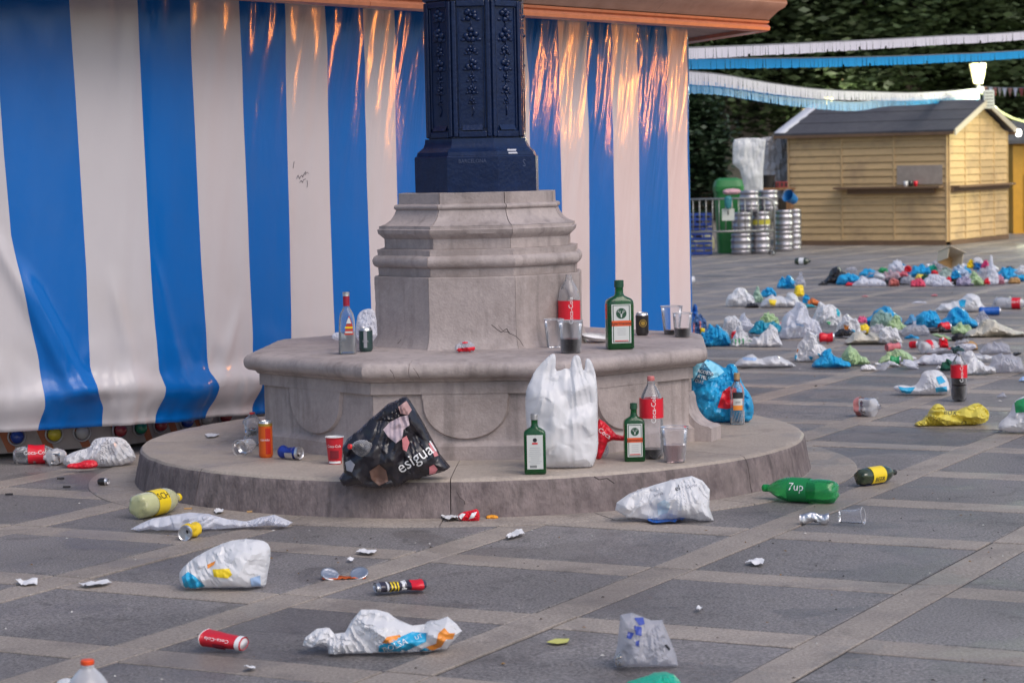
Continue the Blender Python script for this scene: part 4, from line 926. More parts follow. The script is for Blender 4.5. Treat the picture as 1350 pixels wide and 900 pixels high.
MB().loft([(-.12, .09), (.11, .13), (.125, .14), (.11, .125), (-.10, .085)], 20, cap1=True).build('bucket_body', mat('bucket_blue', (.01, .16, .42), .4), bkt, smooth=True, auto=40); bkt.scale = (.8,)*3
MB().tube([(.13*math.cos(R(t)), .02, .11+.13*math.sin(R(t))) for t in range(0, 181, 20)], .004, 5).build('handle', M_galv, bkt)
tb = thing('wooden_table', 'rough brown wooden table between the kegs and the stall', 'table', (wp(1024, 250, 40.3).x, 40.3, 0)); Mt = mat('table_wood', (.25, .12, .045), .6, var=.2)
for k in range(4): MB().box((0, -.24+k*.16, 1.03), (.56, .155, .04)).build('plank', Mt, tb)
for sx in (-1, 1):
    for sy in (-1, 1): MB().box((sx*.22, sy*.24, .505), (.07, .07, 1.01)).build('leg', Mt, tb)
bk2 = thing('black_tub', 'black plastic tub on the wooden table', 'tub', (wp(1013, 244, 40.3).x, 40.3, 1.052)); MB().loft([(0, .09), (.2, .12), (.215, .13), (.2, .115), (.03, .085)], 20).build('tub_body', M_cap, bk2, smooth=True, auto=40)
rb = thing('red_crate', 'small red crate on the right end of the wooden table', 'crate', (wp(1030, 247, 40.3).x, 40.3, 1.052)); MB().box((0, 0, .05), (.2, .2, .1)).build('crate_body', mat('dull_red', (.25, .03, .03), .5), rb)
for k in range(3): MB().box((-.07+k*.07, -.104, .05), (.03, .008, .06)).build('slot', M_dk, rb)
pk = puffy('pink_bag', [(952, 252), (958, 249), (968, 248.5), (977, 250), (975, 256), (965, 257), (955, 257)], mat('pale_pink', (.6, .35, .38), .5), .2, Yc=38.1, amp=.004, label='pale pink oval package lying on the barrier top', cat='package')
puffy('broken_chair', [(908, 309), (914, 312), (920, 319), (926, 312), (934, 308), (941, 312), (943, 322), (941, 331), (930, 331), (924, 322), (918, 331), (910, 331), (913, 320)], mat('pale_yellow_card', (.42, .40, .25), .6), .22, amp=.01, label='crumpled pale yellow cardboard under the blue crates', cat='cardboard')
puffy('green_bottle_holder', [(955, 259), (965, 258), (965, 270), (962, 276), (957, 276), (955, 268)], mat('bluish_green', (.03, .2, .22), .3), .08, Yc=37.9, amp=.003, label='blue-green cloth wrapped on the barrier rail above the card', cat='cloth')
# white plastic sheeting behind the kegs
M_sheet = mat('white_polythene', (.80, .80, .80), .35, trans=.3, sheet=.1, var=.06, vs=3)
puffy('plastic_sheet', [(966, 190), (968, 184), (980, 182), (1000, 182), (1010, 184), (1008, 200), (1006, 225), (1006, 252), (992, 255), (979, 253), (979, 238), (975, 224), (966, 216)], M_sheet, .16, Yc=39.9, amp=.022, fq=7, rad=1.2, anchor=(988, 120), prof=.35, label='white plastic sheeting hanging over the kegs, left of the stall', cat='plastic sheet', round_=0)
puffy('plastic_sheet', [(1000, 182), (1020, 180), (1038, 176), (1041, 190), (1041, 262), (1006, 262), (1006, 200)], mat('grey_polythene', (.50, .49, .50), .4, trans=.2), .10, Yc=42.6, amp=.05, fq=12, rad=1.6, anchor=(1020, 120), label='greyish plastic sheeting stretched against the left end of the stall', cat='plastic sheet')
q0 = A+fo*ov+fd*(LF+.2)+Zv*(EH-(RH-EH)/(LS/2)*ov+.075); q1 = A+sdv*LS/2+fd*(LF+.2)+Zv*(RH+.075); mb = MB(); nn_ = 14
for k in range(nn_+1):
    c0_ = q0.lerp(q1, k/nn_); wv_ = .20+.06*noise.noise(Vector((k*.7, 0, 3)))
    for j, (dx, dz) in enumerate(((.03, -.16), (.035, -.02), (.0, .012), (-wv_*.5, .006+.02*noise.noise(Vector((k*.9, 1, 1)))), (-wv_, .004), (-wv_, -.004), (0, 0), (.028, -.02), (.024, -.16))): mb.v.append(c0_+fd*dx+Zv*dz)
mb.f = [(k*9+j, k*9+j+1, k*9+j+10, k*9+j+9) for k in range(nn_) for j in range(8)]; mb.m = [0]*len(mb.f)
tp_ = mb.build('roof_tarp', mat('white_tarp', (.6, .6, .64), .4), smooth=True, origin=q0); tag(tp_, 'white tarpaulin strip along the left edge of the stall roof', 'tarpaulin')
# floodlight with an orange lamp that grazes the vinyl, on a pole outside the frame
fl = thing('floodlight', 'orange sodium floodlight on a thin pole right of the tent, beyond the frame', 'floodlight', (5.7, 17.3, 0))
MB().loft([(0, .1), (.05, .05), (2.12, .035)], 12).build('pole', M_post, fl, smooth=True)
MB().box((0, 0, 2.22), (.28, .16, .2)).build('housing', M_post, fl)
MB().box((-.145, -.02, 2.22), (.012, .13, .16)).build('lamp_glass', glow('sodium_glass', (1, .42, .1), 12), fl)
l = bpy.data.lights.new('sodium_lamp', 'SPOT'); l.energy = 280; l.color = (1, .32, .05); l.shadow_soft_size = .12; l.spot_size = R(62); l.spot_blend = .8
lo = bpy.data.objects.new('sodium_lamp', l); col.objects.link(lo); lo.location = (5.5, 17.25, 2.22)
lo.rotation_euler = (Vector((5.5, 17.25, 2.22))-Vector((.1, 15.1, 1.95))).to_track_quat('Z', 'Y').to_euler()

# ================================================================== litter: materials
M_bagw = mat('white_bag_film', (.86, .86, .88), .24, trans=.28, sheet=.06, film=.25)
M_bagt = mat('thin_white_film', (.84, .85, .92), .24, trans=.34, sheet=.2, film=.6)
M_bagc = mat('clear_bag_film', (.62, .62, .68), .22, trans=.3, sheet=.42, film=.6)
M_bagb = mat('blue_bag_film', (.025, .40, .74), .3, trans=.2, var=.12, vs=9, film=.6)
M_bagdb = mat('deep_blue_film', (.01, .12, .5), .3, trans=.15, film=.6)
M_bagg = mat('lime_white_film', (.50, .66, .38), .35, trans=.25, var=.25, vs=12, film=.6)
M_bagy = mat('yellow_bag_film', (.80, .68, .12), .35, trans=.2, var=.1, vs=9, film=.6)
M_bagk = mat('black_film', (.02, .018, .02), .35, bump=.3, bs=30)
M_bage = mat('cream_film', (.66, .62, .52), .4, trans=.15, film=.6)
M_bagn = mat('green_film', (.02, .50, .32), .3, trans=.15, film=.6)
M_pblue = mat('print_sky_blue', (.02, .36, .62), .35); M_poran = mat('print_orange', (.80, .28, .04), .35); M_pwhite = mat('print_white', (.8, .8, .8), .4)
M_pblack = mat('print_black', (.02, .02, .025), .45); M_pgreen = mat('print_green', (.02, .30, .10), .4); M_pred = mat('print_red', (.62, .02, .03), .35); M_pteal = mat('print_teal', (.02, .12, .22), .4)
M_ppink = mat('print_pink', (.62, .22, .24), .5); M_pgrey = mat('print_grey', (.30, .30, .34), .5); M_pyel = mat('print_yellow', (.85, .62, .02), .35); M_pfaint = mat('print_faint_blue', (.35, .5, .75), .4)
M_paper = mat('white_paper', (.74, .73, .74), .7, bump=.2, bs=30); M_card = mat('brown_card', (.42, .25, .10), .75); M_cardp = mat('cream_card', (.62, .52, .36), .7)
M_pet = thin('clear_pet', (.93, .94, .96), .03); M_pet2 = thin('frosted_cup_plastic', (.94, .94, .96), .015, .12); M_petg = thin('green_pet', (.30, .88, .45), .20, .06, (.03, .45, .14)); M_glassc = thin('clear_glass', (.90, .93, .93), .04, .04)
M_glassg = thin('green_glass', (.06, .42, .16), .38, .04, (.006, .10, .03)); M_petm = thin('fogged_pet', (.85, .86, .9), .38, .2)
M_cola = mat('cola', (.006, .002, .002), .15, spec=.15); M_ton = thin('cloudy_yellow_drink', (.93, .93, .75), .30, .10, (.78, .80, .50)); M_pinkw = thin('pinkish_water', (.85, .72, .72), .35, .1, (.5, .38, .38))
M_alu = mat('aluminium', (.62, .62, .64), .28, metal=.9, bump=.4, bs=60); M_redc = mat('red_cap_plastic', (.72, .02, .02), .35); M_orc = mat('orange_cap_plastic', (.80, .09, .02), .35); M_lred = mat('red_label', (.70, .012, .03), .35)
M_gold = mat('gold_foil', (.55, .36, .08), .3, metal=.8); M_jlab = mat('label_cream', (.60, .62, .60), .5); M_jor = mat('label_orange', (.72, .10, .02), .45); M_jgr = mat('label_dark_green', (.012, .07, .035), .45)
M_kcan = mat('black_can_paint', (.018, .016, .016), .3, coat=.3); M_gcan = mat('dark_green_can_paint', (.02, .05, .05), .3, coat=.3); M_ocan = mat('orange_can_paint', (.72, .13, .02), .28, metal=.4); M_bcan = mat('blue_can_paint', (.02, .05, .30), .28, metal=.4)
M_ycan = mat('yellow_can_paint', (.80, .55, .02), .3, coat=.2); M_rcup = mat('red_cup_card', (.55, .015, .03), .4); M_brng = mat('brown_glass', (.03, .045, .02), .1, coat=.8)

def wrap(parent, s, r, z, size, m, ang=0, vert=False, nm='lettering', sx=1, ry=None, flip=False):
    """lettering bent round a cylinder of radius r; ang=0 faces the local -Y side"""
    vs, fs = text_geo(s, size); out = []
    for x, y in vs:
        x *= sx
        if flip: x, y = -x, -y
        if vert: x, y = -y, x
        t = R(ang)+x/r; out.append((math.sin(t)*(r+.0012), -math.cos(t)*(ry or (r+.0012)), z+y))
    return MB().add(out, fs).build(nm, m, parent)
def patch(parent, r, t0, t1, z0, z1, m, nm='printed_mark', off=.0009):
    n_ = max(2, int(abs(t1-t0)/8)); vs = []
    for i in range(n_+1):
        t = R(t0+(t1-t0)*i/n_); 
        for z in (z0, z1): vs.append((math.sin(t)*(r+off), -math.cos(t)*(r+off), z))
    return MB().add(vs, [(2*i, 2*i+2, 2*i+3, 2*i+1) for i in range(n_)]).build(nm, m, parent, smooth=True)
def disc_(parent, cx, z, rr_, y, m, nm='emblem', n=14):
    return MB().add([(cx+rr_*math.cos(2*math.pi*k/n), y, z+rr_*math.sin(2*math.pi*k/n)) for k in range(n)], [tuple(range(n))]).build(nm, m, parent)
GROUPS = {}
def at(x, yb, z=0.0, d=0): p = back(x, yb, z); return Vector((p.x, p.y+d, z))
def root(nm, label, cat, px, yb, z0=0, d=.04, rz=0, group=None, rot=None):
    return thing(nm, label, cat, at(px, yb, z0, d), rz, group, rot)
STEPZ, SEATZ = .1715, .637
# ------------------------------------------------------------------ builders
def soda_prof(h, r):
    return [(0, r*.55), (.012, r*.86), (.04, r*.97), (.08, r*1.0), (h*.30, r*.97), (h*.33, r*.95), (h*.36, r*.99), (h*.38, r), (h*.62, r), (h*.66, r*1.0), (h*.72, r*.93), (h*.78, r*.80), (h*.84, r*.60), (h*.89, r*.38), (h*.92, r*.29), (h*.93, r*.33), (h*.94, r*.27), (h*.985, r*.27)]
def petal(h, r):
    def f(p, k, z):
        if z < .04: q = 1+.08*math.cos(5*math.atan2(p.y, p.x)); return Vector((p.x*q, p.y*q, p.z+(.006*(1-math.cos(5*math.atan2(p.y, p.x))) if z < .01 else 0)))
        return p
    return f
def crumple_fn(amp, seed, f=18, squash=None):
    def g(p, k, z):
        n_ = noise.noise(Vector((p.x*f+seed, p.y*f, z*f)))+.5*noise.noise(Vector((p.x*f*2.3, p.y*f*2.3+seed, z*f*2.3)))
        s_ = 1+amp*n_*2
        q = Vector((p.x*s_, p.y*s_, p.z))
        if squash: q.y *= squash
        return q
    return g
def soda(nm, label, px, yb, z0=0, h=.335, r=.052, body=M_pet, cap=M_redc, lab=(.46, .66), labm=M_lred, drink=None, dm=M_cola, text='Coca-Cola', rz=0, rot=None, group=None, d=.05, crum=None, loc=None, tcol=M_pwhite, vert=True, tsize=.030, tang=8, flip=False):
    t = thing(nm, label, 'bottle', loc if loc else at(px, yb, z0, d), rz, group, rot)
    pf = soda_prof(h, r); dense = []
    for a_, b_ in zip(pf, pf[1:]):
        n_ = max(1, int((b_[0]-a_[0])/.02)); dense += [(a_[0]+(b_[0]-a_[0])*k/n_, a_[1]+(b_[1]-a_[1])*k/n_) for k in range(n_)]
    dense.append(pf[-1]); cf = crumple_fn(*crum) if crum else petal(h, r)
    MB().loft(dense, 30, cap1=False, disp=cf).build('bottle_body', body, t, smooth=True)
    if cap: MB().loft([(h*.945, r*.31), (h*.95, r*.325), (h*.99, r*.32), (h, r*.28)], 18).build('cap', cap, t, smooth=True, auto=40)
    if lab:
        z_a, z_b = h*lab[0], h*lab[1]; n_ = 5
        MB().loft([(z_a+(z_b-z_a)*k/n_, r*1.012+.0008) for k in range(n_+1)], 30, cap0=False, cap1=False, disp=(crumple_fn(*crum) if crum else None)).build('label_sleeve', labm, t, smooth=True)
        if text: wrap(t, text, r*1.02+.001, (z_a+z_b)/2, tsize, tcol, ang=tang, vert=vert, flip=flip)
    if drink: MB().loft([(.006, r*.5), (.014, r*.82), (.04, r*.93), (min(.08, h*drink), r*.96), (h*drink, r*.96)], 24, cap1=True).build('drink', dm, t, smooth=True, auto=50)
    return t
def lying(nm, label, p_base, p_cap, z0=0, roll=0, fn=soda, r=.052, tilt=0, **k):
    """bottle on its side: p_base / p_cap are the photo pixels under the two ends"""
    a_, b_ = at(*p_base, z0), at(*p_cap, z0); dv = (b_-a_).normalized()
    q = Vector((0, 0, 1)).rotation_difference(Vector((dv.x, dv.y, math.sin(R(tilt)))).normalized()) @ Matrix.Rotation(R(roll), 3, 'Z').to_quaternion()
    a_.z = z0+r*1.0; v_ = q.inverted() @ Vector((0, -.95, .3)); k.setdefault('flip', dv.x < 0); k.setdefault('tang', math.degrees(math.atan2(v_.x, -v_.y)))
    return fn(nm, label, 0, 0, r=r, rot=q.to_euler(), loc=a_, **k)
def jager(label, px, yb, z0, h, w_, dp, rz=0, back_label=False, group='square dark green liqueur bottles'):
    t = thing('liqueur_bottle', label, 'bottle', at(px, yb, z0, dp*.6), rz, group)
    bh_ = h*.70
    MB().loft([(0, w_*.46, dp*.44, 7), (.006, w_*.5, dp*.5, 7), (bh_*.5, w_*.5, dp*.5, 7), (bh_*.93, w_*.5, dp*.5, 7), (bh_*1.0, w_*.485, dp*.48, 6), (bh_*1.04, w_*.43, dp*.43, 4.5), (bh_*1.08, w_*.3, dp*.32, 3), (bh_*1.11, w_*.19, w_*.2, 2), (bh_*1.16, w_*.155, w_*.155, 2), (h*.95, w_*.15, w_*.15, 2), (h*.955, w_*.17, w_*.17, 2), (h*.97, w_*.17, w_*.17, 2)], 36).build('bottle_body', M_glassg, t, smooth=True)
    MB().loft([(h*.90, w_*.175), (h*.995, w_*.175), (h, w_*.15)], 18).build('screw_cap' if not back_label else 'silver_cap', M_jgr if not back_label else M_alu, t, smooth=True, auto=40)
    y = -dp*.5-.0015; z0_, z1_ = h*.09, h*.655
    def rect(x0, x1, za, zb, m, k, nm='label_panel'): return MB().add([(x0, y-k*.0006, za), (x1, y-k*.0006, za), (x1, y-k*.0006, zb), (x0, y-k*.0006, zb)], [(0, 1, 2, 3)]).build(nm, m, t)
    lw = w_*.36
    rect(-lw, lw, z0_, z1_, M_jlab, 0, 'label')
    if back_label:
        def tx(s, z, sz, m): vs, fs = text_geo(s, sz); return MB().add([(a_, y-.0012, b_+z) for a_, b_ in vs], fs).build('lettering', m, t)
        disc_(t, 0, z1_-.022, .009, y-.0009, M_pblack); rect(-.012, .012, z1_-.040, z1_-.033, M_pred, 2)
        rr = random.Random(3)
        for k in range(9): q = lw*rr.uniform(.55, .85); rect(-q, q, z1_-.056-k*.0085, z1_-.0545-k*.0085, M_pgrey, 1, 'print_line')
        for k in range(10): rect(-lw*.65+k*.003, -lw*.65+k*.003+.0016, z0_+.006, z0_+.017, M_pblack, 1, 'barcode_bar')
    else:
        rect(-lw*.88, lw*.88, z0_+.004, z1_-.004, M_jgr, 1); rect(-lw*.80, lw*.80, z0_+.007, z1_-.007, M_jlab, 2)
        ez = z1_-(z1_-z0_)*.235; er = lw*.55; disc_(t, 0, ez, er, y-.0020, M_jgr)
        for sx in (-1, 1):       # antlers
            for pts in (((.08, -.1), (.45, .25), (.5, .7)), ((.25, .08), (.2, .5)), ((.42, .25), (.75, .4))):
                MB().tube([(sx*a_*er, y-.0026, ez+b_*er) for a_, b_ in pts], er*.045, 4).build('antler', M_jlab, t)
        MB().add([(-.18*er, y-.0026, ez-.1*er), (.18*er, y-.0026, ez-.1*er), (.08*er, y-.0026, ez-.75*er), (-.08*er, y-.0026, ez-.75*er)], [(0, 3, 2, 1)]).build('stag_head', M_jlab, t)
        za = z0_+(z1_-z0_)*.44; rect(-lw, lw, za, za+(z1_-z0_)*.14, M_jor, 3, 'name_band')
        vs, fs = text_geo('Jägermeister', w_*.17); MB().add([(a_, y-.0030, b_+za+(z1_-z0_)*.07) for a_, b_ in vs], fs).build('lettering', M_pblack, t)
        rect(-lw*.7, lw*.7, z0_+.009, z0_+.013, M_pred, 3)
        for k in range(4): rect(-lw*.45, lw*.45, za-.014-k*.009, za-.0125-k*.009, M_pgrey, 3, 'print_line')
    return t
def can(label, px, yb, z0, m, h=.115, r=.033, rz=0, rot=None, crush=0, d=.035, group=None, loc=None, marks=None, squash=None, nm='drink_can', seed=1):
    t = thing(nm, label, 'can', loc if loc else at(px, yb, z0, d), rz, group, rot)
    n_ = 14; prof = [(.004, r*.74), (.0, r*.78), (.004, r*.86), (.012, r)]+[(.012+(h-.026)*k/n_, r) for k in range(1, n_+1)]+[(h-.008, r*.9), (h-.004, r*.84), (h, r*.85), (h-.002, r*.8), (h-.006, r*.78), (h-.0065, r*.02)]
    cf = None
    if crush:
        def cf(p, k, z, c=crush, s_=seed):
            mid_ = math.sin(math.pi*min(1, max(0, z/h))); q = 1-c*mid_*(.35+.65*abs(noise.noise(Vector((p.x*30+s_, p.y*30, z*35)))*1.8)); return Vector((p.x*q+c*.012*math.sin(z*70+s_), p.y*q*(squash or 1), z))
    MB().loft(prof[:4+n_], 26, cap1=False, disp=cf).build('can_body', m, t, smooth=True, auto=60)
    MB().loft([(h-.014, r*.995)]+prof[4+n_:], 26, cap0=False, disp=cf).build('can_top', M_alu, t, smooth=True, auto=60)
    MB().loft([(h-.0058, .008, .005), (h-.0045, .008, .005)], 10, M=Matrix.Translation((0, -r*.35, 0))).build('mouth_hole', M_dk, t)
    MB().tube([(0, r*.1, h-.003), (0, -r*.2, h-.0015), (.006, r*.25, h-.002), (-.006, r*.25, h-.002), (0, r*.1, h-.003)], .0015, 5).build('pull_tab', M_alu, t)
    return t
def lie_can(label, p_base, p_top, m, z0=0, r=.033, roll=0, **k):
    a_, b_ = at(*p_base, z0), at(*p_top, z0); dv = (b_-a_).normalized(); a_.z = z0+r
    q = Vector((0, 0, 1)).rotation_difference(Vector((dv.x, dv.y, 0))) @ Matrix.Rotation(R(roll), 3, 'Z').to_quaternion()
    return can(label, 0, 0, z0, m, r=r, rot=q.to_euler(), loc=a_, **k)
def cup(label, px, yb, z0, h=.14, r0=.034, r1=.048, m=M_pet2, fill=0, fm=M_cola, rz=0, rot=None, loc=None, paper=False, rim=None, d=.045, group='clear plastic drinking cups', seed=1, crush=0, nm='plastic_cup'):
    t = thing(nm, label, 'cup', loc if loc else at(px, yb, z0, d), rz, group, rot)
    def cf(p, k, z):
        rib = 1+(.012*math.cos(14*math.atan2(p.y, p.x)) if (not paper and h*.25 < z < h*.75) else 0); q = Vector((p.x*rib, p.y*rib, z))
        if crush: n2 = noise.noise(Vector((p.x*16+seed, p.y*16, z*14))); q.x *= 1+crush*n2; q.y *= 1-crush*.8*abs(n2)-crush*.5*z/h
        return q
    n_ = 10; prof = [(.006, .002), (.004, r0*.85), (0, r0*.92), (.003, r0)]+[(h*k/n_, r0+(r1-r0)*k/n_) for k in range(1, n_)]+[(h*.985, r1), (h*.99, r1+.002), (h, r1+.002), (h*.995, r1-.0005)]
    MB().loft(prof, 42, cap0=True, cap1=False, disp=cf).build('cup_wall', m, t, smooth=True)
    o = MB().tube([cf(Vector(((r1+.001)*math.cos(2*math.pi*k/30), (r1+.001)*math.sin(2*math.pi*k/30), h)), 0, h) for k in range(31)], .0018, 6, cap=False).build('rim', rim or M_petm, t, smooth=True)
    if paper: MB().loft([(h*k/6+.002, r0-.0015+(r1-r0)*k/6) for k in range(7)], 30, cap0=True, cap1=False, disp=cf).build('inner_wall', M_paper, t, smooth=True)
    if fill: MB().loft([(.007, r0*.9), (.02, r0+(r1-r0)*.1-.0015), (h*fill, r0+(r1-r0)*fill-.0015)], 30).build('drink', fm, t, smooth=True, auto=50)
    return t
def scrap(label, px, m=M_paper, z0=0, cat='paper', nm='paper_scrap', lift=.012, group=None, seed=1, h=None, parts=None):
    """thin crumpled piece lying on the ground: outline given in the photograph, laid out on the ground plane"""
    W = [back(x, y, z0) for x, y in px]; c = sum(W, Vector((0, 0, 0)))/len(W); poly = [(p.x-c.x, p.y-c.y) for p in W]
    ext = max(max(p[0] for p in poly)-min(p[0] for p in poly), .02); v, f, d = tri_area(poly, h or ext/10, seed); n_ = len(v); vs = []
    for s_ in (1, 0):
        for (x, y) in v:
            z = .002+lift*(.5+.5*noise.noise(Vector((x*30+seed, y*16, seed))))*1.0+.3*lift*noise.noise(Vector((x*80, y*60, seed))); vs.append((x, y, max(.0012, z)+s_*.0012))
    mb = MB(); mb.add(vs, [t for t in f]+[(a_+n_, c_+n_, b_+n_) for a_, b_, c_ in f]); o = mb.build(nm, m, None, smooth=True); o.location = (c.x, c.y, z0)
    return tag(o, label, cat, group)
def bag(label, px, m, thick=.15, z0=0, nm='plastic_bag', cat='plastic bag', group=None, **k):
    return puffy(nm, px, m, thick, z0, label=label, cat=cat, group=group, **k)

def flat_rot(o, dv, sc_):
    z_ = Vector(dv).normalized(); y_ = (Vector((0, 0, 1))-z_*z_.z).normalized(); x_ = y_.cross(z_); o.rotation_euler = Matrix((x_, y_, z_)).transposed().to_euler(); o.scale = sc_
# ================================================================== on the seat
t = thing('spirit_bottle', 'clear glass spirit bottle with a red triangular label at the left end of the seat', 'bottle', at(457.5, 467, SEATZ, .04))
MB().loft([(0, .036, .036, 4), (.005, .0415, .0415, 4), (.10, .039, .039, 4), (.16, .036, .036, 3.5), (.19, .031, .031, 3), (.205, .022, .022, 2.4), (.22, .0145, .0145, 2), (.262, .013, .013, 2), (.268, .015, .015, 2)], 32, cap1=False).build('bottle_body', M_glassc, t, smooth=True)
MB().loft([(.006, .035, .035, 4), (.105, .0365, .0365, 4)], 28).build('clear_drink', thin('still_water', (.86, .88, .88), .16, .05, (.5, .5, .5)), t, smooth=True, auto=50)
MB().loft([(.225, .0158), (.285, .0155), (.287, .013)], 18).build('cap', mat('wine_red_cap', (.35, .02, .05), .3, metal=.3), t, smooth=True, auto=40)
MB().loft([(.272, .0162), (.290, .0162), (.291, .013)], 18).build('cap_band', M_alu, t, smooth=True, auto=40)
y = -.0425
def flat(parent, pts, m, nm='label'): return MB().add([(a_, b_, c_) for a_, b_, c_ in pts], [tuple(range(len(pts)))]).build(nm, m, parent)
flat(t, [(-.010, y, .092), (.033, y, .092), (.029, y+.002, .14), (.014, y+.005, .182), (.004, y+.004, .16)], mat('label_brick_red', (.50, .05, .03), .45)); flat(t, [(.000, y-.001, .145), (.024, y-.001, .145), (.015, y+.003, .172), (.010, y+.003, .172)], M_jlab, 'label_crest')
flat(t, [(-.007, y-.001, .122), (.031, y-.001, .122), (.030, y-.001, .130), (-.006, y-.001, .130)], M_pyel, 'label_band'); flat(t, [(-.006, y-.001, .100), (.029, y-.001, .100), (.029, y-.001, .108), (-.006, y-.001, .108)], M_jlab, 'label_band')
c_ = can('dark green drink can standing next to the clear spirit bottle', 482, 464, SEATZ, M_gcan); patch(c_, .033, -14, 14, .02, .098, M_pgrey, 'can_stripe'); wrap(c_, 'BEER', .0335, .05, .014, M_pgrey)
bag('pale bluish crumpled plastic behind the dark green can on the seat', [(468, 452), (470, 418), (476, 409), (489, 406), (496, 412), (498, 452)], M_bagt, .08, SEATZ, ybase=456, amp=.012, Yc=11.35)
bag('white scrap of film behind the spirit bottle at the seat edge', [(437, 448), (438, 440), (446, 437), (456, 441), (458, 449)], M_bagt, .05, SEATZ, ybase=452, Yc=11.3, amp=.006)
b_ = bag('small clear plastic wrapper with a red edge on the seat', [(600, 463), (599, 456), (608, 450), (619, 449), (626, 455), (627, 462), (618, 465), (607, 465)], M_bagc, .05, SEATZ, amp=.008, nm='wrapper', cat='wrapper')
drape(b_, [(600, 463.5), (604, 459), (626, 457), (627, 463), (612, 465)], M_lred); drape(b_, [(609, 449), (616, 448.8), (617, 452), (610, 453)], M_lred)
soda('cola_bottle', 'big empty cola bottle with a red label standing behind the cups on the seat', 752, 456, SEATZ, h=.345, r=.053, cap=None, lab=(.35, .62), d=.1)
cup('clear cup with a few dregs, left of the cup of cola on the seat', 731, 459, SEATZ, h=.135, fill=.0, d=.05)
cup('clear cup half full of cola in front of the big cola bottle', 753, 466, SEATZ, h=.148, r0=.046, r1=.058, fill=.44, d=.05)
t = thing('paper_plate', 'white paper plate tilted on the seat left of the green liqueur bottle', 'plate', at(789, 452, SEATZ, .06), rot=(R(4), R(7), 0)); MB().loft([(.022, .002), (.014, .055), (.02, .075), (.033, .085), (.034, .087), (.016, .056), (.010, .02)], 36, M=Matrix.Translation((0, 0, -.004))).build('plate_disc', M_paper, t, smooth=True)
jager('largest green liqueur bottle, standing on the stone seat', 818, 460.5, SEATZ, .322, .128, .075, rz=R(10))
c_ = can('black drink can with a round gold emblem behind the largest liqueur bottle', 847, 442, SEATZ, M_kcan, rz=0, d=.02); 
for rr2, mm, k in ((.019, M_gold, .0335), (.0155, M_kcan, .0342), (.011, M_gold, .0349)): disc_(c_, .003, .062, rr2, -k-.001, mm)
cup('taller clear cup with dark drink near the right end of the seat', 887, 441.5, SEATZ, h=.142, r0=.040, r1=.055, fill=.16, d=.06)
cup('shorter clear cup of cola in front of the taller one at the seat end', 901, 444.5, SEATZ, h=.118, r0=.040, r1=.048, fill=.36, d=.05)
# ================================================================== on the step
b_ = soda('crushed_bottle', 'crushed clear bottle with a red cap leaning behind the orange can', 330, 590, STEPZ, h=.16, r=.045, lab=None, crum=(.22, 3), rz=.4, d=.12)
cup('clear cup lying on its side left of the orange can', 0, 0, STEPZ, h=.10, r0=.03, r1=.04, rot=(R(95), 0, R(-25)), loc=at(328, 600, STEPZ, .10)+Vector((0, 0, .04)))
c_ = can('tall orange and gold can standing on the step at the left', 350, 604, STEPZ, M_ocan, h=.172, r=.033, d=.03)
MB().loft([(.150, .0335), (.162, .0332)], 26, cap0=False, cap1=False).build('gold_band', M_gold, c_, smooth=True); wrap(c_, 'CERVEZA', .0336, .085, .011, M_pwhite); patch(c_, .0334, 5, 50, .02, .14, mat('can_red', (.45, .02, .01), .3), off=.0004)
c_ = lie_can('dented blue and silver can lying on the step right of the orange can', (371, 605), (400, 607), M_bcan, STEPZ, crush=.35, seed=4, roll=10); patch(c_, .0325, -50, 20, .045, .09, M_alu, 'silver_flash')
cp_ = cup('red paper cup standing on the step left of the black bag', 441, 613, STEPZ, h=.125, r0=.029, r1=.041, m=M_rcup, paper=True, rim=M_paper, group=None, nm='paper_cup', d=.04); wrap(cp_, 'Coca-Cola', .0375, .085, .017, M_pwhite, sx=.9); patch(cp_, .0365, -30, 32, .03, .065, mat('dark_red_print', (.2, .01, .02), .4), off=.001); patch(cp_, .030, -60, 60, .006, .016, M_pwhite)
# black fabric bag
kb_ = bag('black patterned shopping bag with pale lettering slumped on the step', [(452, 640), (447, 630), (453, 622), (451, 590), (458, 578), (474, 566), (488, 552), (497, 545), (511, 532), (536, 522), (541, 528), (560, 560), (580, 598), (594, 615), (586, 621), (560, 628), (540, 632), (524, 641), (505, 647), (487, 646), (470, 640)], mat('black_bag_cloth', (.014, .012, .018), .30, coat=.25, bump=.3, bs=25), .17, STEPZ-.035, ybase=647, Yc=10.06, amp=.026, fq=7, round_=0, h=.011, nm='shopping_bag', cat='shopping bag', prof=.35)
drape_text(kb_, 'esigual', 549, 603, 23, 33, M_pwhite, sx=.95, off=.006)
drape(kb_, [(505, 566), (514, 556), (528, 549), (538, 547), (540, 560), (532, 566), (530, 578), (522, 584), (512, 576)], mat('print_pale_pink', (.48, .38, .42), .5)); drape(kb_, [(525, 536), (536, 528), (543, 540), (538, 547), (528, 545)], mat('print_peach', (.42, .25, .24), .5))
drape(kb_, [(530, 578), (536, 574), (540, 583), (536, 595), (531, 592)], M_ppink); drape(kb_, [(566, 615), (572, 612), (577, 618), (574, 624), (566, 625)], M_ppink); drape(kb_, [(487, 621), (500, 612), (509, 620), (512, 634), (500, 640), (490, 632)], mat('print_brown', (.16, .09, .07), .5)); drape(kb_, [(565, 584), (570, 583), (578, 600), (573, 602)], M_ppink)
drape(kb_, [(455, 609), (462, 606), (468, 612), (464, 622), (457, 620)], M_pgrey)
lying('cola_bottle', 'clear bottle with a red cap poking out of the black shopping bag', (508, 606), (472, 610), STEPZ+.085, r=.036, h=.19, lab=None, crum=(.10, 5), tilt=12)
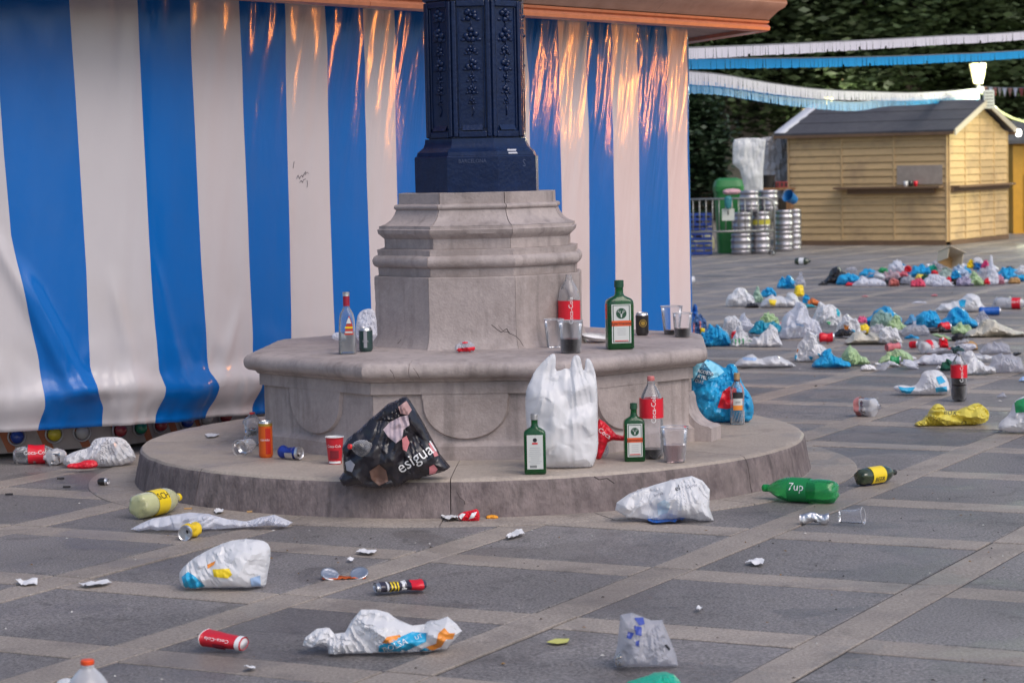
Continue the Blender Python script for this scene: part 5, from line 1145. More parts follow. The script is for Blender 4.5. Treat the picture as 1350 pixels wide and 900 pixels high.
jager('liqueur bottle showing its printed back label, left of the white carrier bag', 706, 625.5, STEPZ, .262, .096, .06, rz=0, back_label=True)
jager('smaller liqueur bottle with a stag label standing on the step right of the carrier bag', 837, 609, STEPZ, .262, .094, .06, rz=R(4))
wb = bag('full white carrier bag with upright handles standing on the step', [(704, 618), (698, 590), (694, 560), (692, 530), (694, 512), (700, 500), (704, 490), (716, 476), (727, 466), (732, 466.5), (733, 474), (732, 489), (740, 488), (745, 485), (752, 487), (753, 476), (757, 468), (763, 468), (766, 474), (768, 487), (771, 488), (772, 472), (778, 473), (783, 484), (786, 497), (788, 520), (788, 560), (789, 592), (783, 612), (778, 618), (757, 619), (730, 619)], M_bagw, .17, STEPZ, amp=.024, freq=9, ybase=619, h=.0105, nm='carrier_bag', prof=.45, anchor=(742, 400), rad=.55, fq=5, taper=.72)



soda('cola_bottle', 'nearly empty cola bottle with a red label standing on the step behind the liqueur bottle', 861, 607, STEPZ, h=.375, r=.053, drink=.125, lab=(.50, .735), d=.07, cap=mat('faded_red_cap', (.55, .16, .15), .4))
cup('clear cup with pinkish water at the right of the step', 891, 611, STEPZ, h=.158, r0=.046, r1=.062, fill=.5, fm=M_pinkw, d=.06)
b_ = bag('torn red drink wrapper beside the white carrier bag on the step', [(786, 606), (786, 560), (790, 552), (797, 556), (803, 562), (812, 572), (823, 575), (822, 581), (808, 580), (801, 583), (797, 594), (792, 606)], M_lred, .05, STEPZ, ybase=606, amp=.008, round_=0, nm='wrapper', cat='wrapper', Yc=10.62); drape_text(b_, 'Coca', 797, 571, 9, -35, M_pwhite)
bag('clumped clear film under the red wrapper beside the carrier bag', [(788, 602), (790, 590), (798, 582), (803, 590), (802, 600), (795, 603)], M_bagc, .05, STEPZ, amp=.006, Yc=10.66)
bb = bag('bright blue carrier bag with a dark triangle print at the right of the step', [(910, 553), (909, 520), (908, 500), (911, 485), (920, 475), (933, 473), (947, 480), (956, 486), (960, 479), (970, 480), (974, 492), (980, 508), (990, 520), (995, 540), (990, 556), (975, 559), (940, 559), (925, 557)], M_bagb, .19, STEPZ, ybase=559, amp=.034, freq=9, nm='carrier_bag', h=.012)
drape(bb, [(912, 480), (921, 475), (934, 474), (948, 482), (955, 490), (945, 497), (913, 502)], mat('pale_cyan_film', (.25, .62, .80), .35)); drape(bb, [(914, 503), (927.5, 476), (941, 494), (932, 501)], M_pteal, off=.006)
for s_, x, y in (('AGOSTO', 930, 491), ('A MIL', 926, 497), ('DIAS', 922, 503)): drape_text(bb, s_, x, y, 6.6, -14, M_pwhite, sx=.8, off=.009)
drape(bb, [(946, 537), (953, 516), (962, 509), (971, 512), (971, 536), (958, 539)], M_lred)
lying('cola_bottle', 'cola bottle with a red cap lying inside the blue carrier bag', (934, 548), (986, 551), STEPZ+.02, r=.034, h=.24, lab=None)
t = thing('spirit_bottle', 'clear glass spirit bottle with a gold cap in front of the blue carrier bag', 'bottle', at(973, 560.5, STEPZ, .03))
MB().loft([(0, .034), (.004, .037), (.03, .0375), (.075, .0345), (.12, .036), (.16, .0375), (.19, .034), (.205, .025), (.22, .0145), (.25, .0135), (.26, .015)], 32, cap1=False).build('bottle_body', M_glassc, t, smooth=True)
MB().loft([(.228, .0158), (.262, .0158), (.264, .013)], 18).build('cap', mat('gold_cap', (.50, .34, .18), .35, metal=.4), t, smooth=True, auto=40); MB().loft([(.221, .0152), (.231, .0165)], 18).build('cap_ring', mat('ring_brown', (.12, .05, .03), .4), t, smooth=True)
patch(t, .0372, -40, 40, .135, .168, M_pblack, 'label_arch', off=.002); patch(t, .0372, -36, 36, .090, .137, M_jlab, 'label', off=.0022); patch(t, .0372, -36, 36, .078, .102, M_poran, 'label_band', off=.003); wrap(t, 'ANIS', .0415, .118, .012, M_pblack)
for k in range(6): MB().tube([(.0385*math.sin(R(-60+24*k)), -.0385*math.cos(R(-60+24*k)), .012), (.036*math.sin(R(-60+24*(k+1.3))), -.036*math.cos(R(-60+24*(k+1.3))), .07)], .0012, 4).build('cut_facet', M_petm, t)
scrap('small white paper scrap at the left edge of the round step', [(270, 574), (276, 573), (290, 574), (284, 577), (274, 578)], z0=STEPZ)
# ================================================================== on the paving, near
lying('tonic_bottle', 'large bottle of cloudy drink with a yellow label lying left of the round step', (180, 685), (250, 668), h=.33, r=.056, body=M_ton, cap=M_pyel, lab=(.30, .56), labm=M_pyel, text='SCH', tcol=M_pblack, tsize=.045, roll=200, vert=True, drink=.55, dm=M_ton)
bag('long wisp of thin white film lying in front of the yellow-labelled bottle', [(172, 697), (185, 690), (201, 683), (225, 679), (250, 675), (275, 677), (300, 684), (325, 687), (345, 681), (362, 678), (386, 688), (378, 694), (360, 692), (330, 694), (290, 697), (250, 697), (232, 699), (214, 698), (208, 702), (200, 696), (183, 700)], M_bagt, .09, amp=.022, rad=1.3, fq=16, anchor=(386, 640), round_=0, ybase=700, h=.009)
c_ = lie_can('crumpled yellow can on its side showing its silver end', (259, 707), (234, 716), M_ycan, crush=.45, seed=9, roll=90, r=.034)
b_ = bag('white carrier bag with blue lettering and a yellow can inside, left foreground', [(240, 774), (236, 762), (237, 752), (252, 737), (275, 724), (300, 713), (320, 710), (345, 711), (356, 718), (357, 735), (353, 755), (350, 775), (342, 778), (318, 780), (285, 779), (260, 779)], M_bagw, .18, amp=.030, rad=.5, fq=6, anchor=(240, 700), ybase=779, nm='carrier_bag', h=.012)
drape(b_, [(239, 760), (248, 753), (258, 760), (270, 772), (262, 777), (243, 775)], M_pblue); drape(b_, [(280, 750), (302, 749), (306, 757), (300, 762), (282, 760)], M_pyel); drape(b_, [(273, 744), (284, 739), (282, 744), (274, 749)], M_poran); drape(b_, [(330, 762), (343, 758), (344, 775), (332, 776)], M_pfaint); drape_text(b_, 'DIA', 256, 765, 13, -30, M_bagw)
cp_ = cup('crushed red paper cup lying in the left foreground', 0, 0, 0, h=.135, r0=.030, r1=.042, m=M_rcup, paper=True, rim=M_paper, group=None, nm='paper_cup', rot=(R(-12), R(88), R(-30)), loc=at(312, 862, 0, .03)+Vector((.02, 0, .026)), crush=.2)
cp_.rotation_euler = (Vector((0, 0, 1)).rotation_difference(Vector((-.95, .30, .12)).normalized()) @ Matrix.Rotation(R(70), 3, 'Z').to_quaternion()).to_euler(); 
flat_rot(cp_, (-.93, .35, .10), (1.1, .72, 1)); cp_.location.z = .026
v_ = cp_.rotation_euler.to_quaternion().inverted() @ Vector((0, -.95, .3))
for an_ in (math.degrees(math.atan2(v_.x, -v_.y)),): wrap(cp_, 'Coca-Cola', .0415, .075, .02, M_pwhite, ang=an_, vert=True)
patch(cp_, .031, -180, 180, .002, .018, M_paper)
patch(cp_, .0365, 20, 80, .05, .09, mat('cup_maroon', (.22, .01, .03), .4))
b_ = bag('flattened white carrier bag with blue and orange print, BOLSA, in the front paving', [(399, 850), (402, 840), (418, 828), (434, 827), (441, 835), (455, 833), (464, 817), (476, 803), (496, 803), (512, 807), (526, 818), (544, 824), (560, 822), (580, 816), (590, 812), (602, 822), (609, 831), (600, 842), (590, 852), (568, 858), (540, 863), (500, 866), (470, 864), (447, 864), (433, 862), (432, 852), (424, 848), (410, 853)], M_bagw, .16, amp=.032, rad=.7, fq=9, anchor=(440, 800), ybase=866, round_=0, h=.0115, nm='carrier_bag')
drape(b_, [(499, 866), (499, 851), (544, 832), (562, 834), (562, 845), (518, 866)], M_pblue); drape_text(b_, 'BOLSA', 521, 851, 11.5, 24, M_pwhite, off=.009); drape(b_, [(504, 847), (510, 839), (527, 836), (530, 840), (512, 848)], M_poran); drape(b_, [(560, 853), (575, 848), (578, 834), (586, 827), (592, 834), (600, 834), (597, 842), (588, 842), (582, 852), (568, 858)], M_poran); drape(b_, [(552, 858), (562, 852), (569, 858), (558, 862)], M_pblue); drape_text(b_, 'UT', 552, 839, 8, 24, M_pwhite, off=.009)
c_ = lie_can('flattened dark drink can with red end on the front paving', (560, 779), (492, 787), mat('dark_can_paint', (.035, .03, .05), .3, coat=.3), crush=.45, seed=12, squash=.66, r=.038, h=.18, roll=70)
def cfd(p, k, z, c=.45, s_=12, h=.18): 
    q = 1-c*math.sin(math.pi*min(1, max(0, z/h)))*(.35+.65*abs(noise.noise(Vector((p.x*30+s_, p.y*30, z*35)))*1.8)); return Vector(((p.x*q+c*.012*math.sin(z*70+s_))*1.03, p.y*q*.69, z))
flat_rot(c_, (-.95, -.28, .0), (1.1, .8, 1)); c_.location.z = .026
for z_a, z_b, mm in ((.012, .055, M_lred), (.070, .088, M_pwhite), (.10, .106, M_pyel), (.112, .118, M_pyel), (.124, .130, M_pyel), (.138, .144, M_pwhite)): MB().loft([(z_a+(z_b-z_a)*q/4, .0388) for q in range(5)], 26, cap0=False, cap1=False, disp=cfd).build('can_band', mm, c_, smooth=True)
t = thing('flattened_can', 'squashed orange and silver can with round ends, left of the dark flattened can', 'can', at(453, 764, 0, .02), R(3))
for sx in (-1, 1): MB().loft([(0, .033), (.003, .034), (.008, .033), (.006, .028), (.0065, .001)], 22, M=Matrix.Translation((sx*.055+.002, .012, .014)) @ Matrix.Rotation(R(-sx*12+4), 4, 'Y') @ Matrix.Rotation(R(30), 4, 'X')).build('can_end', M_alu, t, smooth=True)
mb = MB(); v, f, d = tri_area([(-.08, -.015), (.08, -.018), (.075, .03), (.03, .024), (-.02, .03), (-.075, .028)], .012); mb.add([(x, y, .004+.010*abs(noise.noise(Vector((x*40, y*40, 2))))) for x, y in v], f); o = mb.build('crushed_wall', M_ocan, t, smooth=True); o.modifiers.new('s', 'SOLIDIFY').thickness = .003
scrap('torn white card next to red wrapper at the foot of the step', [(580, 683), (588, 675), (602, 676), (610, 683), (600, 689), (589, 689)], lift=.03)
b_ = bag('crumpled red and white wrapper at the foot of the step below the joint', [(602, 681), (608, 675), (622, 672), (630, 670), (633, 680), (631, 688), (612, 688)], M_lred, .05, amp=.01, nm='wrapper', cat='wrapper'); drape(b_, [(618, 684), (622, 676), (629, 674), (625, 682)], M_pwhite); drape(b_, [(604, 680), (609, 676), (614, 677), (608, 684)], M_pwhite)
bag('orange peel at the foot of the round step', [(640, 682), (642, 679), (650, 678), (657, 680), (657, 683), (650, 684.5), (643, 684)], mat('orange_peel', (.78, .32, .02), .5), .035, amp=.003, nm='orange_peel', cat='fruit peel')
for k, (lb, px) in enumerate((('crumpled white napkin on the paving above the flattened orange can', [(469, 731), (480, 727), (497, 729), (492, 733), (480, 733)]), ('twisted white napkin on the dark slab in front of the step centre', [(667, 709), (676, 704), (688, 702), (692, 706), (680, 710), (670, 712)]), ('thin white tissue strand on a dark slab right of centre', [(982, 745), (994, 741), (1008, 741), (1006, 747), (995, 747), (990, 746)]), ('long strip of white paper on the left paving', [(20, 769), (34, 768), (50, 768), (49, 772), (30, 773)]), ('ragged white paper strip beside a small orange crumb', [(103, 773), (120, 771), (135, 768), (148, 770), (135, 774), (115, 776)]), ('tiny white paper fleck near the napkin', [(457, 741), (462, 739), (467, 739), (464, 742)]), ('tiny white chip on the right-hand front slab', [(917, 805), (922, 803), (926, 805), (921, 808)]), ('pale leaf-like scrap on the front strip of stones', [(322, 884), (330, 880), (337, 882), (334, 886), (325, 887)]), ('little white paper bit near the round step on the left', [(282, 676), (287, 673), (295, 675), (293, 679), (285, 679)]), ('small grey paper fleck on the far left slab', [(148, 1004), (1, 1), (2, 2)]))[:9]):
    scrap(lb, px, lift=.02, seed=k+3, group='white paper scraps on the paving')
tk = scrap('small yellow printed ticket on the front slab', [(720, 848), (732, 843), (751, 843), (748, 848), (735, 850)], mat('yellow_ticket', (.62, .60, .16), .5), lift=.004, cat='ticket', nm='ticket')
cb_ = bag('clear plastic bag with a foil wrapper inside in the front right of centre', [(811, 880), (809, 868), (814, 850), (816, 828), (818, 810), (832, 807), (846, 812), (858, 817), (868, 817), (873, 816), (875, 822), (884, 843), (892, 864), (894, 884), (870, 882), (845, 881), (825, 882)], M_bagc, .15, amp=.02, freq=12, ybase=884, round_=0, h=.0085)
for px in ([(836, 814), (848, 813), (850, 822), (843, 824)], [(836, 824), (846, 826), (846, 838), (838, 836)], [(828, 832), (836, 834), (832, 842), (826, 840)], [(838, 845), (843, 843), (842, 852), (838, 850)]): drape(cb_, px, mat('print_navy', (.05, .08, .35), .4) if 'print_navy' not in bpy.data.materials else bpy.data.materials['print_navy'])
drape(cb_, [(876, 850), (879, 849), (884, 855), (882, 857)], M_pblack)
bag('crumpled gold and silver foil in the corner of the clear bag', [(810, 878), (812, 862), (820, 852), (832, 846), (838, 852), (834, 866), (822, 876)], mat('foil', (.62, .56, .5), .2, metal=.9, bump=.5, bs=30), .05, amp=.015, freq=30, ybase=882, nm='foil_wrapper', cat='wrapper')
bag('bright green crumpled bag cut off by the bottom edge', [(826, 912), (824, 900), (846, 893), (862, 888), (885, 887), (898, 897), (900, 912)], M_bagn, .14, amp=.015, freq=14, ybase=912)
b_ = bag('white plastic bag propped open against the step on the right, blue underneath', [(811, 672), (813, 662), (830, 650), (862, 639), (890, 631), (912, 627), (926, 633), (936, 645), (935, 668), (941, 690), (936, 694), (922, 690), (912, 683), (896, 682), (878, 685), (860, 686), (846, 683), (826, 681)], M_bagw, .15, amp=.028, freq=8, ybase=690, round_=0, h=.011, nm='carrier_bag')
drape(b_, [(866, 664), (876, 658), (884, 664), (880, 676), (868, 679)], mat('print_pale_blue', (.55, .66, .75), .4)); drape_text(b_, 'el', 893, 643, 10, 18, M_pblack); drape_text(b_, 'Corte', 912, 640, 6, 14, M_pgrey); drape_text(b_, 'bolsa', 868, 651, 6, 18, M_pgrey)
scrap('flat blue film showing under the white bag by the step', [(846, 686), (862, 683), (898, 682), (906, 686), (890, 691), (860, 692)], M_bagdb, lift=.02, cat='plastic film', nm='plastic_film')
lying('green_soda_bottle', 'green plastic soda bottle lying on its side right of the step', (1104, 664), (1002, 658), h=.355, r=.053, body=M_petg, cap=M_petg, lab=(.36, .62), labm=mat('deep_green_label', (.01, .22, .06), .4), text='7up', tsize=.050, vert=True, tcol=M_pwhite, roll=95)
t = soda('glass_bottle', 'dark glass bottle with a yellow and blue label lying beyond the green soda bottle', 0, 0, h=.26, r=.04, body=M_brng, cap=M_cap, lab=(.25, .6), labm=M_pyel, text=None, loc=Vector((0, 0, 0)))
pa_, pb_ = at(1133, 643), at(1168, 622); dv = (pb_-pa_); dv.z = 0; dv.normalize(); pa_.z = .042; t.location = pa_+Vector((0, .04, 0)); t.rotation_euler = Vector((0, 0, 1)).rotation_difference((dv+Vector((.45, -.25, 0))).normalized()).to_euler(); patch(t, .041, 95, 185, .03, .16, M_bcan, 'label_blue', off=.001); wrap(t, 'BEER', .0415, .11, .03, M_pblack, ang=60, vert=True)
lie_can('crushed silver can on the paving below the green soda bottle', (1093, 691), (1062, 691), M_alu, crush=.5, seed=3, squash=.7, r=.026, h=.12)
cup('squashed clear cup lying right of the crushed silver can', 0, 0, 0, h=.10, r0=.028, r1=.036, rot=(Vector((0, 0, 1)).rotation_difference(Vector((.9, -.40, .10)).normalized())).to_euler(), loc=at(1108, 693)+Vector((0, .02, .033)), crush=.25)
# bottom edge
soda('foreground_bottle', 'out-of-focus clear bottle with an orange cap at the bottom left edge', 119, 960, 0, h=.235, r=.056, body=M_petm, cap=M_orc, lab=None, d=0, loc=at(119, 985)+Vector((0, 0, 0)))
soda('green_soda_bottle', 'green plastic bottle cut off at the bottom left corner', 0, 0, 0, h=.30, r=.05, body=M_petg, cap=None, lab=None, rot=(R(80), 0, R(-70)), loc=at(-14, 905)+Vector((0, 0, .05)))
bag('white plastic crumpled beside the orange-capped bottle at the bottom edge', [(72, 915), (74, 899), (80, 894), (92, 893), (100, 900), (102, 915)], M_bagw, .08, amp=.008, ybase=915)
# by the tent skirt on the left
lying('cola_bottle', 'crushed cola bottle with a red label lying under the curtain hem', (18, 612), (70, 610), r=.048, h=.24, lab=(.32, .68), crum=(.10, 2), cap=None, tsize=.03)
lying('crushed_bottle', 'crushed greyish bottle between the cola bottle and the white paper', (88, 612), (68, 613), r=.04, h=.12, lab=None, crum=(.25, 8), cap=None, body=M_petm)
b_ = bag('crumpled white paper bag under the curtain hem on the left', [(83, 614), (84, 602), (100, 594), (118, 590), (122, 581), (128, 577), (150, 575), (164, 578), (174, 590), (181, 607), (160, 612), (140, 616), (110, 617)], M_bagw, .16, amp=.035, rad=.8, fq=9, h=.012, nm='paper_bag', cat='paper bag')
bag('red carton scraps beneath the white paper bag', [(87, 616), (90, 611), (104, 610), (112, 606), (127, 606), (130, 615), (118, 618), (95, 618)], M_lred, .05, amp=.006, ybase=618.5, Yc=11.9, nm='carton', cat='carton')
can('small black and white cap-like can on the paving left of the step', 0, 0, 0, M_kcan, h=.05, r=.018, rot=(0, R(88), R(-12)), loc=at(130, 640)+Vector((0, 0, .02)), nm='small_tin')
for k, (x, y, lb) in enumerate(((80, 632, 'cigarette butt on the left paving near the tent'), (88, 643, 'dark cigarette butt left of the small tin'), (12, 653, 'dark butt near the left edge'), (248, 672, 'brown cigarette butt by the yellow-labelled bottle'), (331, 676, 'pale cigarette butt at the foot of the step'))):
    tag(MB().tube([(-.018, 0, .006), (.018, .004, .006)], .005, 6).build('cigarette_butt', M_card if k > 2 else M_bagk, None), lb, 'cigarette butt', 'cigarette butts on the paving').location = at(x, y)



# ================================================================== litter field on the right
def auto_outline(x0, y0, x1, y1, kind, seed):
    rr = random.Random(seed); w_, h_ = x1-x0, y1-y0; n_ = 11; pts = []
    c = rr.uniform(.25, .75); ph = rr.uniform(0, 6)
    for k in range(n_+1):
        t = k/n_; e = math.sin(math.pi*t)**.4 if 0 < t < 1 else .0
        if kind == 'heap': q = e*(.70+.30*rr.random())
        elif kind == 'tent': q = e*(.45+.5*math.exp(-((t-c)/.25)**2)+.12*rr.random())
        elif kind == 'wisp': q = e*(.5+.5*rr.random())
        elif kind == 'hump': q = e*(.40+.55*math.exp(-((t-c)/.2)**2)+.15*rr.random())
        else: q = e**.6*(.88+.12*rr.random())
        pts.append((x0+w_*t+w_*.045*math.sin(k*2.3+ph), y1-h_*max(.10, min(1, q))))
    m_ = max(p[1] for p in pts); top = min(p[1] for p in pts); sc_ = (h_)/(y1-top)
    pts = [(x, y1-(y1-y)*sc_) for x, y in pts]
    return pts+[(x1-w_*.05, y1-h_*.02), (x0+w_*.6, y1), (x0+w_*.3, y1-h_*.01), (x0+w_*.06, y1-h_*.03)]
def L(label, x0, y0, x1, y1, m, kind='heap', nm='plastic_bag', cat='plastic bag', seed=None, gy=None, prints=(), th=None, amp=None, group=None):
    """one crumpled thing of the litter field; gy = ground line it rests over when it lies on top of others"""
    ex = (x1-x0)*.07; x0 -= ex; x1 += ex; y0 -= (y1-y0)*.06
    seed = seed if seed is not None else int(x0*7+y0*3) % 997
    base = back((x0+x1)/2, gy or y1); sc_ = (base.y)/FPX; wm = (x1-x0)*sc_; hm = (y1-y0)*sc_; th = th or max(.05, min(.34, .55*min(wm, hm*2.2)))
    Yc = base.y+th*.42; z0 = 0
    if gy: z0 = max(0, atY((x0+x1)/2, y1, Yc).z)
    nv = 20 if (x1-x0) > 26 else 13
    o = puffy(nm, auto_outline(x0, y0, x1, y1, kind, seed), m, th, z0, amp=amp or min(wm, hm)*.24, fq=6, h=max(wm, hm)/nv, ybase=gy or y1, Yc=Yc, seed=seed, label=label, cat=cat, group=group, round_=1)
    for (a_, b_, c_, d_, mm) in prints: drape(o, [(x0+(x1-x0)*a_, y0+(y1-y0)*b_), (x0+(x1-x0)*c_, y0+(y1-y0)*(b_+.04)), (x0+(x1-x0)*(c_-.03), y0+(y1-y0)*d_), (x0+(x1-x0)*(a_+.04), y0+(y1-y0)*(d_-.05))], mm)
    return o
# NOTE
def Lcan(label, x0, x1, yb, m, h=.115, r=.033, crush=.3, seed=2, z=0, gy=None):
    a_ = at((x0*1.0), gy or yb); b_ = at(x1, gy or yb)
    if gy: z = max(0, atY((x0+x1)/2, yb, a_.y).z)
    wm = (b_-a_).length; ln = max(h*.7, min(h*1.15, wm)); rr = random.Random(seed+int(x0)); a2 = (a_+b_)/2; an = rr.uniform(-.7, .7); dv = Vector((math.cos(an), math.sin(an), 0))
    q = Vector((0, 0, 1)).rotation_difference(dv); t = can(label, 0, 0, 0, m, h=ln, r=r, crush=crush, seed=seed, rot=q.to_euler(), loc=a2-dv*ln/2+Vector((0, r, z+r)), group='crushed drink cans in the litter'); return t
Ws, Wt, Cl, Bl, Db, Li, Ye, Bk, Cr, Gn = M_bagw, M_bagt, M_bagc, M_bagb, M_bagdb, M_bagg, M_bagy, M_bagk, M_bage, M_bagn
pb, po, pg, pr_, pk_, pt = M_pblue, M_poran, M_pgreen, M_pred, M_pblack, M_pteal
# nearest on the right
o = bag('yellow plastic bag with black lettering lying on the paving at right', [(1205, 561), (1208, 556), (1220, 552), (1228, 536), (1236, 531), (1244, 535), (1247, 542), (1262, 541), (1272, 537), (1288, 530), (1296, 534), (1305, 543), (1303, 555), (1290, 560), (1265, 561), (1240, 562.5), (1220, 562)], M_bagy, .17, amp=.035, rad=.9, fq=10, anchor=(1210, 540), ybase=562.5, h=.0125)
drape_text(o, 'BOX', 1253, 544, 8, -5, M_pblack); drape_text(o, 'O', 1271, 558, 9, 10, M_pblack)
o = bag('white bag with blue print and a trailing blue handle, left of the standing cola bottle', [(1177, 512), (1180, 508), (1190, 507), (1205, 509.5), (1213, 500), (1216, 490), (1228, 487), (1240, 488), (1250, 500), (1253, 517), (1240, 521), (1215, 522), (1198, 521), (1185, 517)], Ws, .2, amp=.022, ybase=522, h=.016)
drape(o, [(1234, 497), (1241, 495), (1247, 503), (1238, 507)], pb); drape(o, [(1233, 511), (1248, 509), (1249, 516), (1234, 517)], pb); drape(o, [(1184, 509), (1192, 511), (1207, 510), (1200, 519), (1190, 519)], pb)
soda('cola_bottle', 'standing bottle still full of dark cola, on the paving at right', 1266.5, 530, 0, h=.315, r=.050, cap=None, lab=(.47, .72), drink=.60, d=.05, text='Coca-Cola')
lying('crushed_bottle', 'crushed empty clear bottle with a reddish base, left of the yellow bag', (1128, 548), (1156, 549), r=.055, h=.155, body=M_petm, cap=None, lab=(.05, .25), labm=mat('faded_pink', (.5, .2, .2), .4), text=None, crum=(.22, 11))
o = bag('white and green carrier bag cut off by the right edge', [(1315, 565), (1318, 556), (1332, 545), (1336, 530), (1346, 523), (1362, 520), (1385, 535), (1390, 572), (1350, 573), (1325, 568)], Ws, .22, amp=.022, ybase=573, h=.016); drape(o, [(1337, 529), (1351, 524), (1352, 543), (1339, 544)], pg); drape_text(o, '@', 1344, 533, 8, 0, M_pwhite)
L('clear film scrap between the yellow bag and the right edge', 1314, 517, 1326, 524, Cl, 'tent'); L('tiny pale blue wrapper at the right edge above the clear scrap', 1344, 496, 1354, 503, M_pfaint, nm='wrapper', cat='wrapper')
# row A: y 440-490
L('flat white bag lying alone right of the blue carrier on the step', 970, 467, 1044, 485, Ws, 'wisp', prints=[(.15, .25, .4, .5, M_pfaint)], th=.25)
L('white bag with blue and orange print behind the front blue bag', 1048, 438, 1096, 477, Ws, 'tent', prints=[(.02, .55, .15, .7, po), (.02, .75, .12, .95, pb), (.38, .8, .5, .96, pb), (.6, .72, .72, .88, pb)], seed=4)
L('crumpled sky blue bag in the front row of the litter', 1073, 460, 1120, 485.5, Bl, 'hump', seed=3)
L('lime and white bag trailing right of the front blue bag', 1106, 455, 1146, 481, Li, 'hump', seed=8, gy=482)
L('small white paper lump at the front edge of the litter', 1135, 480, 1154, 489, M_paper, 'heap', nm='paper_scrap', cat='paper')
L('tiny white scrap right of the white paper lump', 1152, 478, 1162, 481.5, M_paper, 'wisp', nm='paper_scrap', cat='paper')
Lcan('flattened pale red can above the lime and white bag with the green can', 1167, 1190, 463, mat('pink_can', (.55, .15, .17), .35))
L('white and lime bag holding a dark green can', 1161, 460, 1203, 480, Li, 'heap', seed=12); Lcan('dark green can in front of the white and lime bag', 1175, 1189, 481, M_pgreen, seed=5)
L('torn strip of white film in front of the red cartons', 1203, 466, 1268, 481, Wt, 'wisp', seed=6); L('dark maroon crumpled wrapper on the white film strip', 1208, 476, 1222, 480.5, mat('maroon', (.16, .03, .04), .5), 'wisp', nm='wrapper', cat='wrapper', gy=481)
L('dark green crumpled packaging left of the standing cola bottle', 1240, 473, 1263, 489, mat('dark_green_pack', (.01, .09, .05), .4), 'heap', nm='packaging', cat='packaging'); L('small white scrap below the dark green packaging', 1234, 482, 1244, 487, M_paper, 'tent', nm='paper_scrap', cat='paper')
L('white bag with black letters right behind the standing cola bottle', 1262, 463, 1312, 494, Ws, 'hump', prints=[(.5, .2, .62, .34, pk_), (.85, .42, .93, .75, pk_)], seed=21); L('clear bag lying right of the white bag with black letters', 1303, 466, 1350, 492, Cl, 'heap', seed=23); L('clear crumpled film behind the clear bag near the right edge', 1294, 450, 1332, 467, Cl, 'heap', seed=24)
Lcan('crushed red can at the left of the small bottle pile', 1201, 1213, 460, M_lred, seed=7); lying('crushed_bottle', 'clear bottle with red label pieces among the red cans', (1214, 467), (1246, 464), r=.05, h=.2, body=M_petm, cap=None, lab=(.3, .5), text=None, crum=(.15, 4))
L('small upright red carton with a white edge behind the clear bottle', 1237, 445, 1250, 459, M_lred, 'box', nm='carton', cat='carton', prints=[(.35, .02, .6, .3, M_pwhite)]); L('dark greenish crumpled bottle right of the red carton', 1249, 456, 1272, 468, mat('dark_green_plastic', (.02, .05, .045), .25), 'heap', nm='crushed_bottle', cat='bottle')
L('orange-brown carton lying behind the dark crumpled bottle', 1267, 450, 1288, 462, M_card, 'box', nm='carton', cat='carton', amp=.01)
# row B: y 400-457
L('blue bag peeking over the right end of the stone seat', 903, 402, 926, 440, Db, 'hump', gy=452, seed=5); o = L('bag with dark top and coloured picture at the seat end', 910, 412, 933, 446, mat('slate_blue', (.06, .13, .3), .4), 'heap', gy=454, seed=8, prints=[(.12, .4, .3, .85, M_ppink), (.5, .35, .62, .7, M_ppink), (.55, .6, .8, .95, M_pyel)])
L('sky blue crumpled bag beside the right end of the seat', 924, 427, 961, 457, Bl, 'heap', seed=9)
L('white bag at the left of the second litter row', 952, 417, 979, 441, Ws, 'heap', gy=446, seed=2); L('spiky white film above the striped bag', 971, 413, 994, 436, Wt, 'tent', gy=444, seed=3); L('red piece of packaging left of the striped bag', 964, 436, 979, 447, M_lred, 'box', nm='packaging', cat='packaging', gy=449)
L('white bag with dark green stripes in the second litter row', 965, 430, 995, 457, Ws, 'hump', seed=14, prints=[(.02, .62, .1, .95, pg), (.16, .62, .24, .97, pg), (.3, .6, .38, .97, pg), (.45, .6, .53, .95, pg), (.6, .35, .68, .6, pg), (.7, .2, .9, .3, pg), (.65, .7, .9, .78, pg)])
L('bright white bag right of the green-striped bag', 989, 428, 1029, 457.5, Ws, 'hump', seed=15); L('lime printed bag behind the bright white bag', 1002, 411, 1026, 432, Li, 'heap', gy=444, seed=16); L('teal and blue folded bag behind the bright white bag', 990, 423, 1031, 441, mat('teal_film', (.01, .25, .38), .35), 'heap', gy=448, seed=17)
L('largest white bag, peaked at its left, in the middle of the second row', 1024, 400, 1084, 447, Wt, 'tent', seed=40, prints=[(.42, .58, .6, .68, M_pfaint)]); 
L('white bag with a teal corner print behind the red can', 1072, 398, 1110, 432, Ws, 'heap', gy=441, seed=19, prints=[(.75, .1, .9, .6, mat('teal_print', (.02, .38, .48), .4)), (.45, .75, .6, .9, bpy.data.materials['print_green'])])
Lcan('bright red can standing out in the middle of the second row', 1081, 1101, 452, M_lred, r=.042, h=.14, seed=9)
L('white bag with an orange and green print, right of the red can', 1104, 415, 1134, 443, Ws, 'heap', seed=20, prints=[(.3, .5, .5, .75, po), (.6, .7, .75, .95, pb)]); L('flat black plastic tray right of the red can', 1101, 433, 1126, 444, Bk, 'wisp', nm='tray', cat='tray', gy=446)
L('small pink wrapper above the yellow cup', 1130, 416, 1143, 426, mat('hot_pink', (.7, .12, .25), .4), 'heap', nm='wrapper', cat='wrapper', gy=436); L('yellow crumpled cup in the second litter row', 1131, 427, 1147, 441, M_pyel, 'box', nm='paper_cup', cat='cup', amp=.01); L('clear crumpled film right of the yellow cup', 1146, 425, 1168, 442, Cl, 'heap', seed=3)
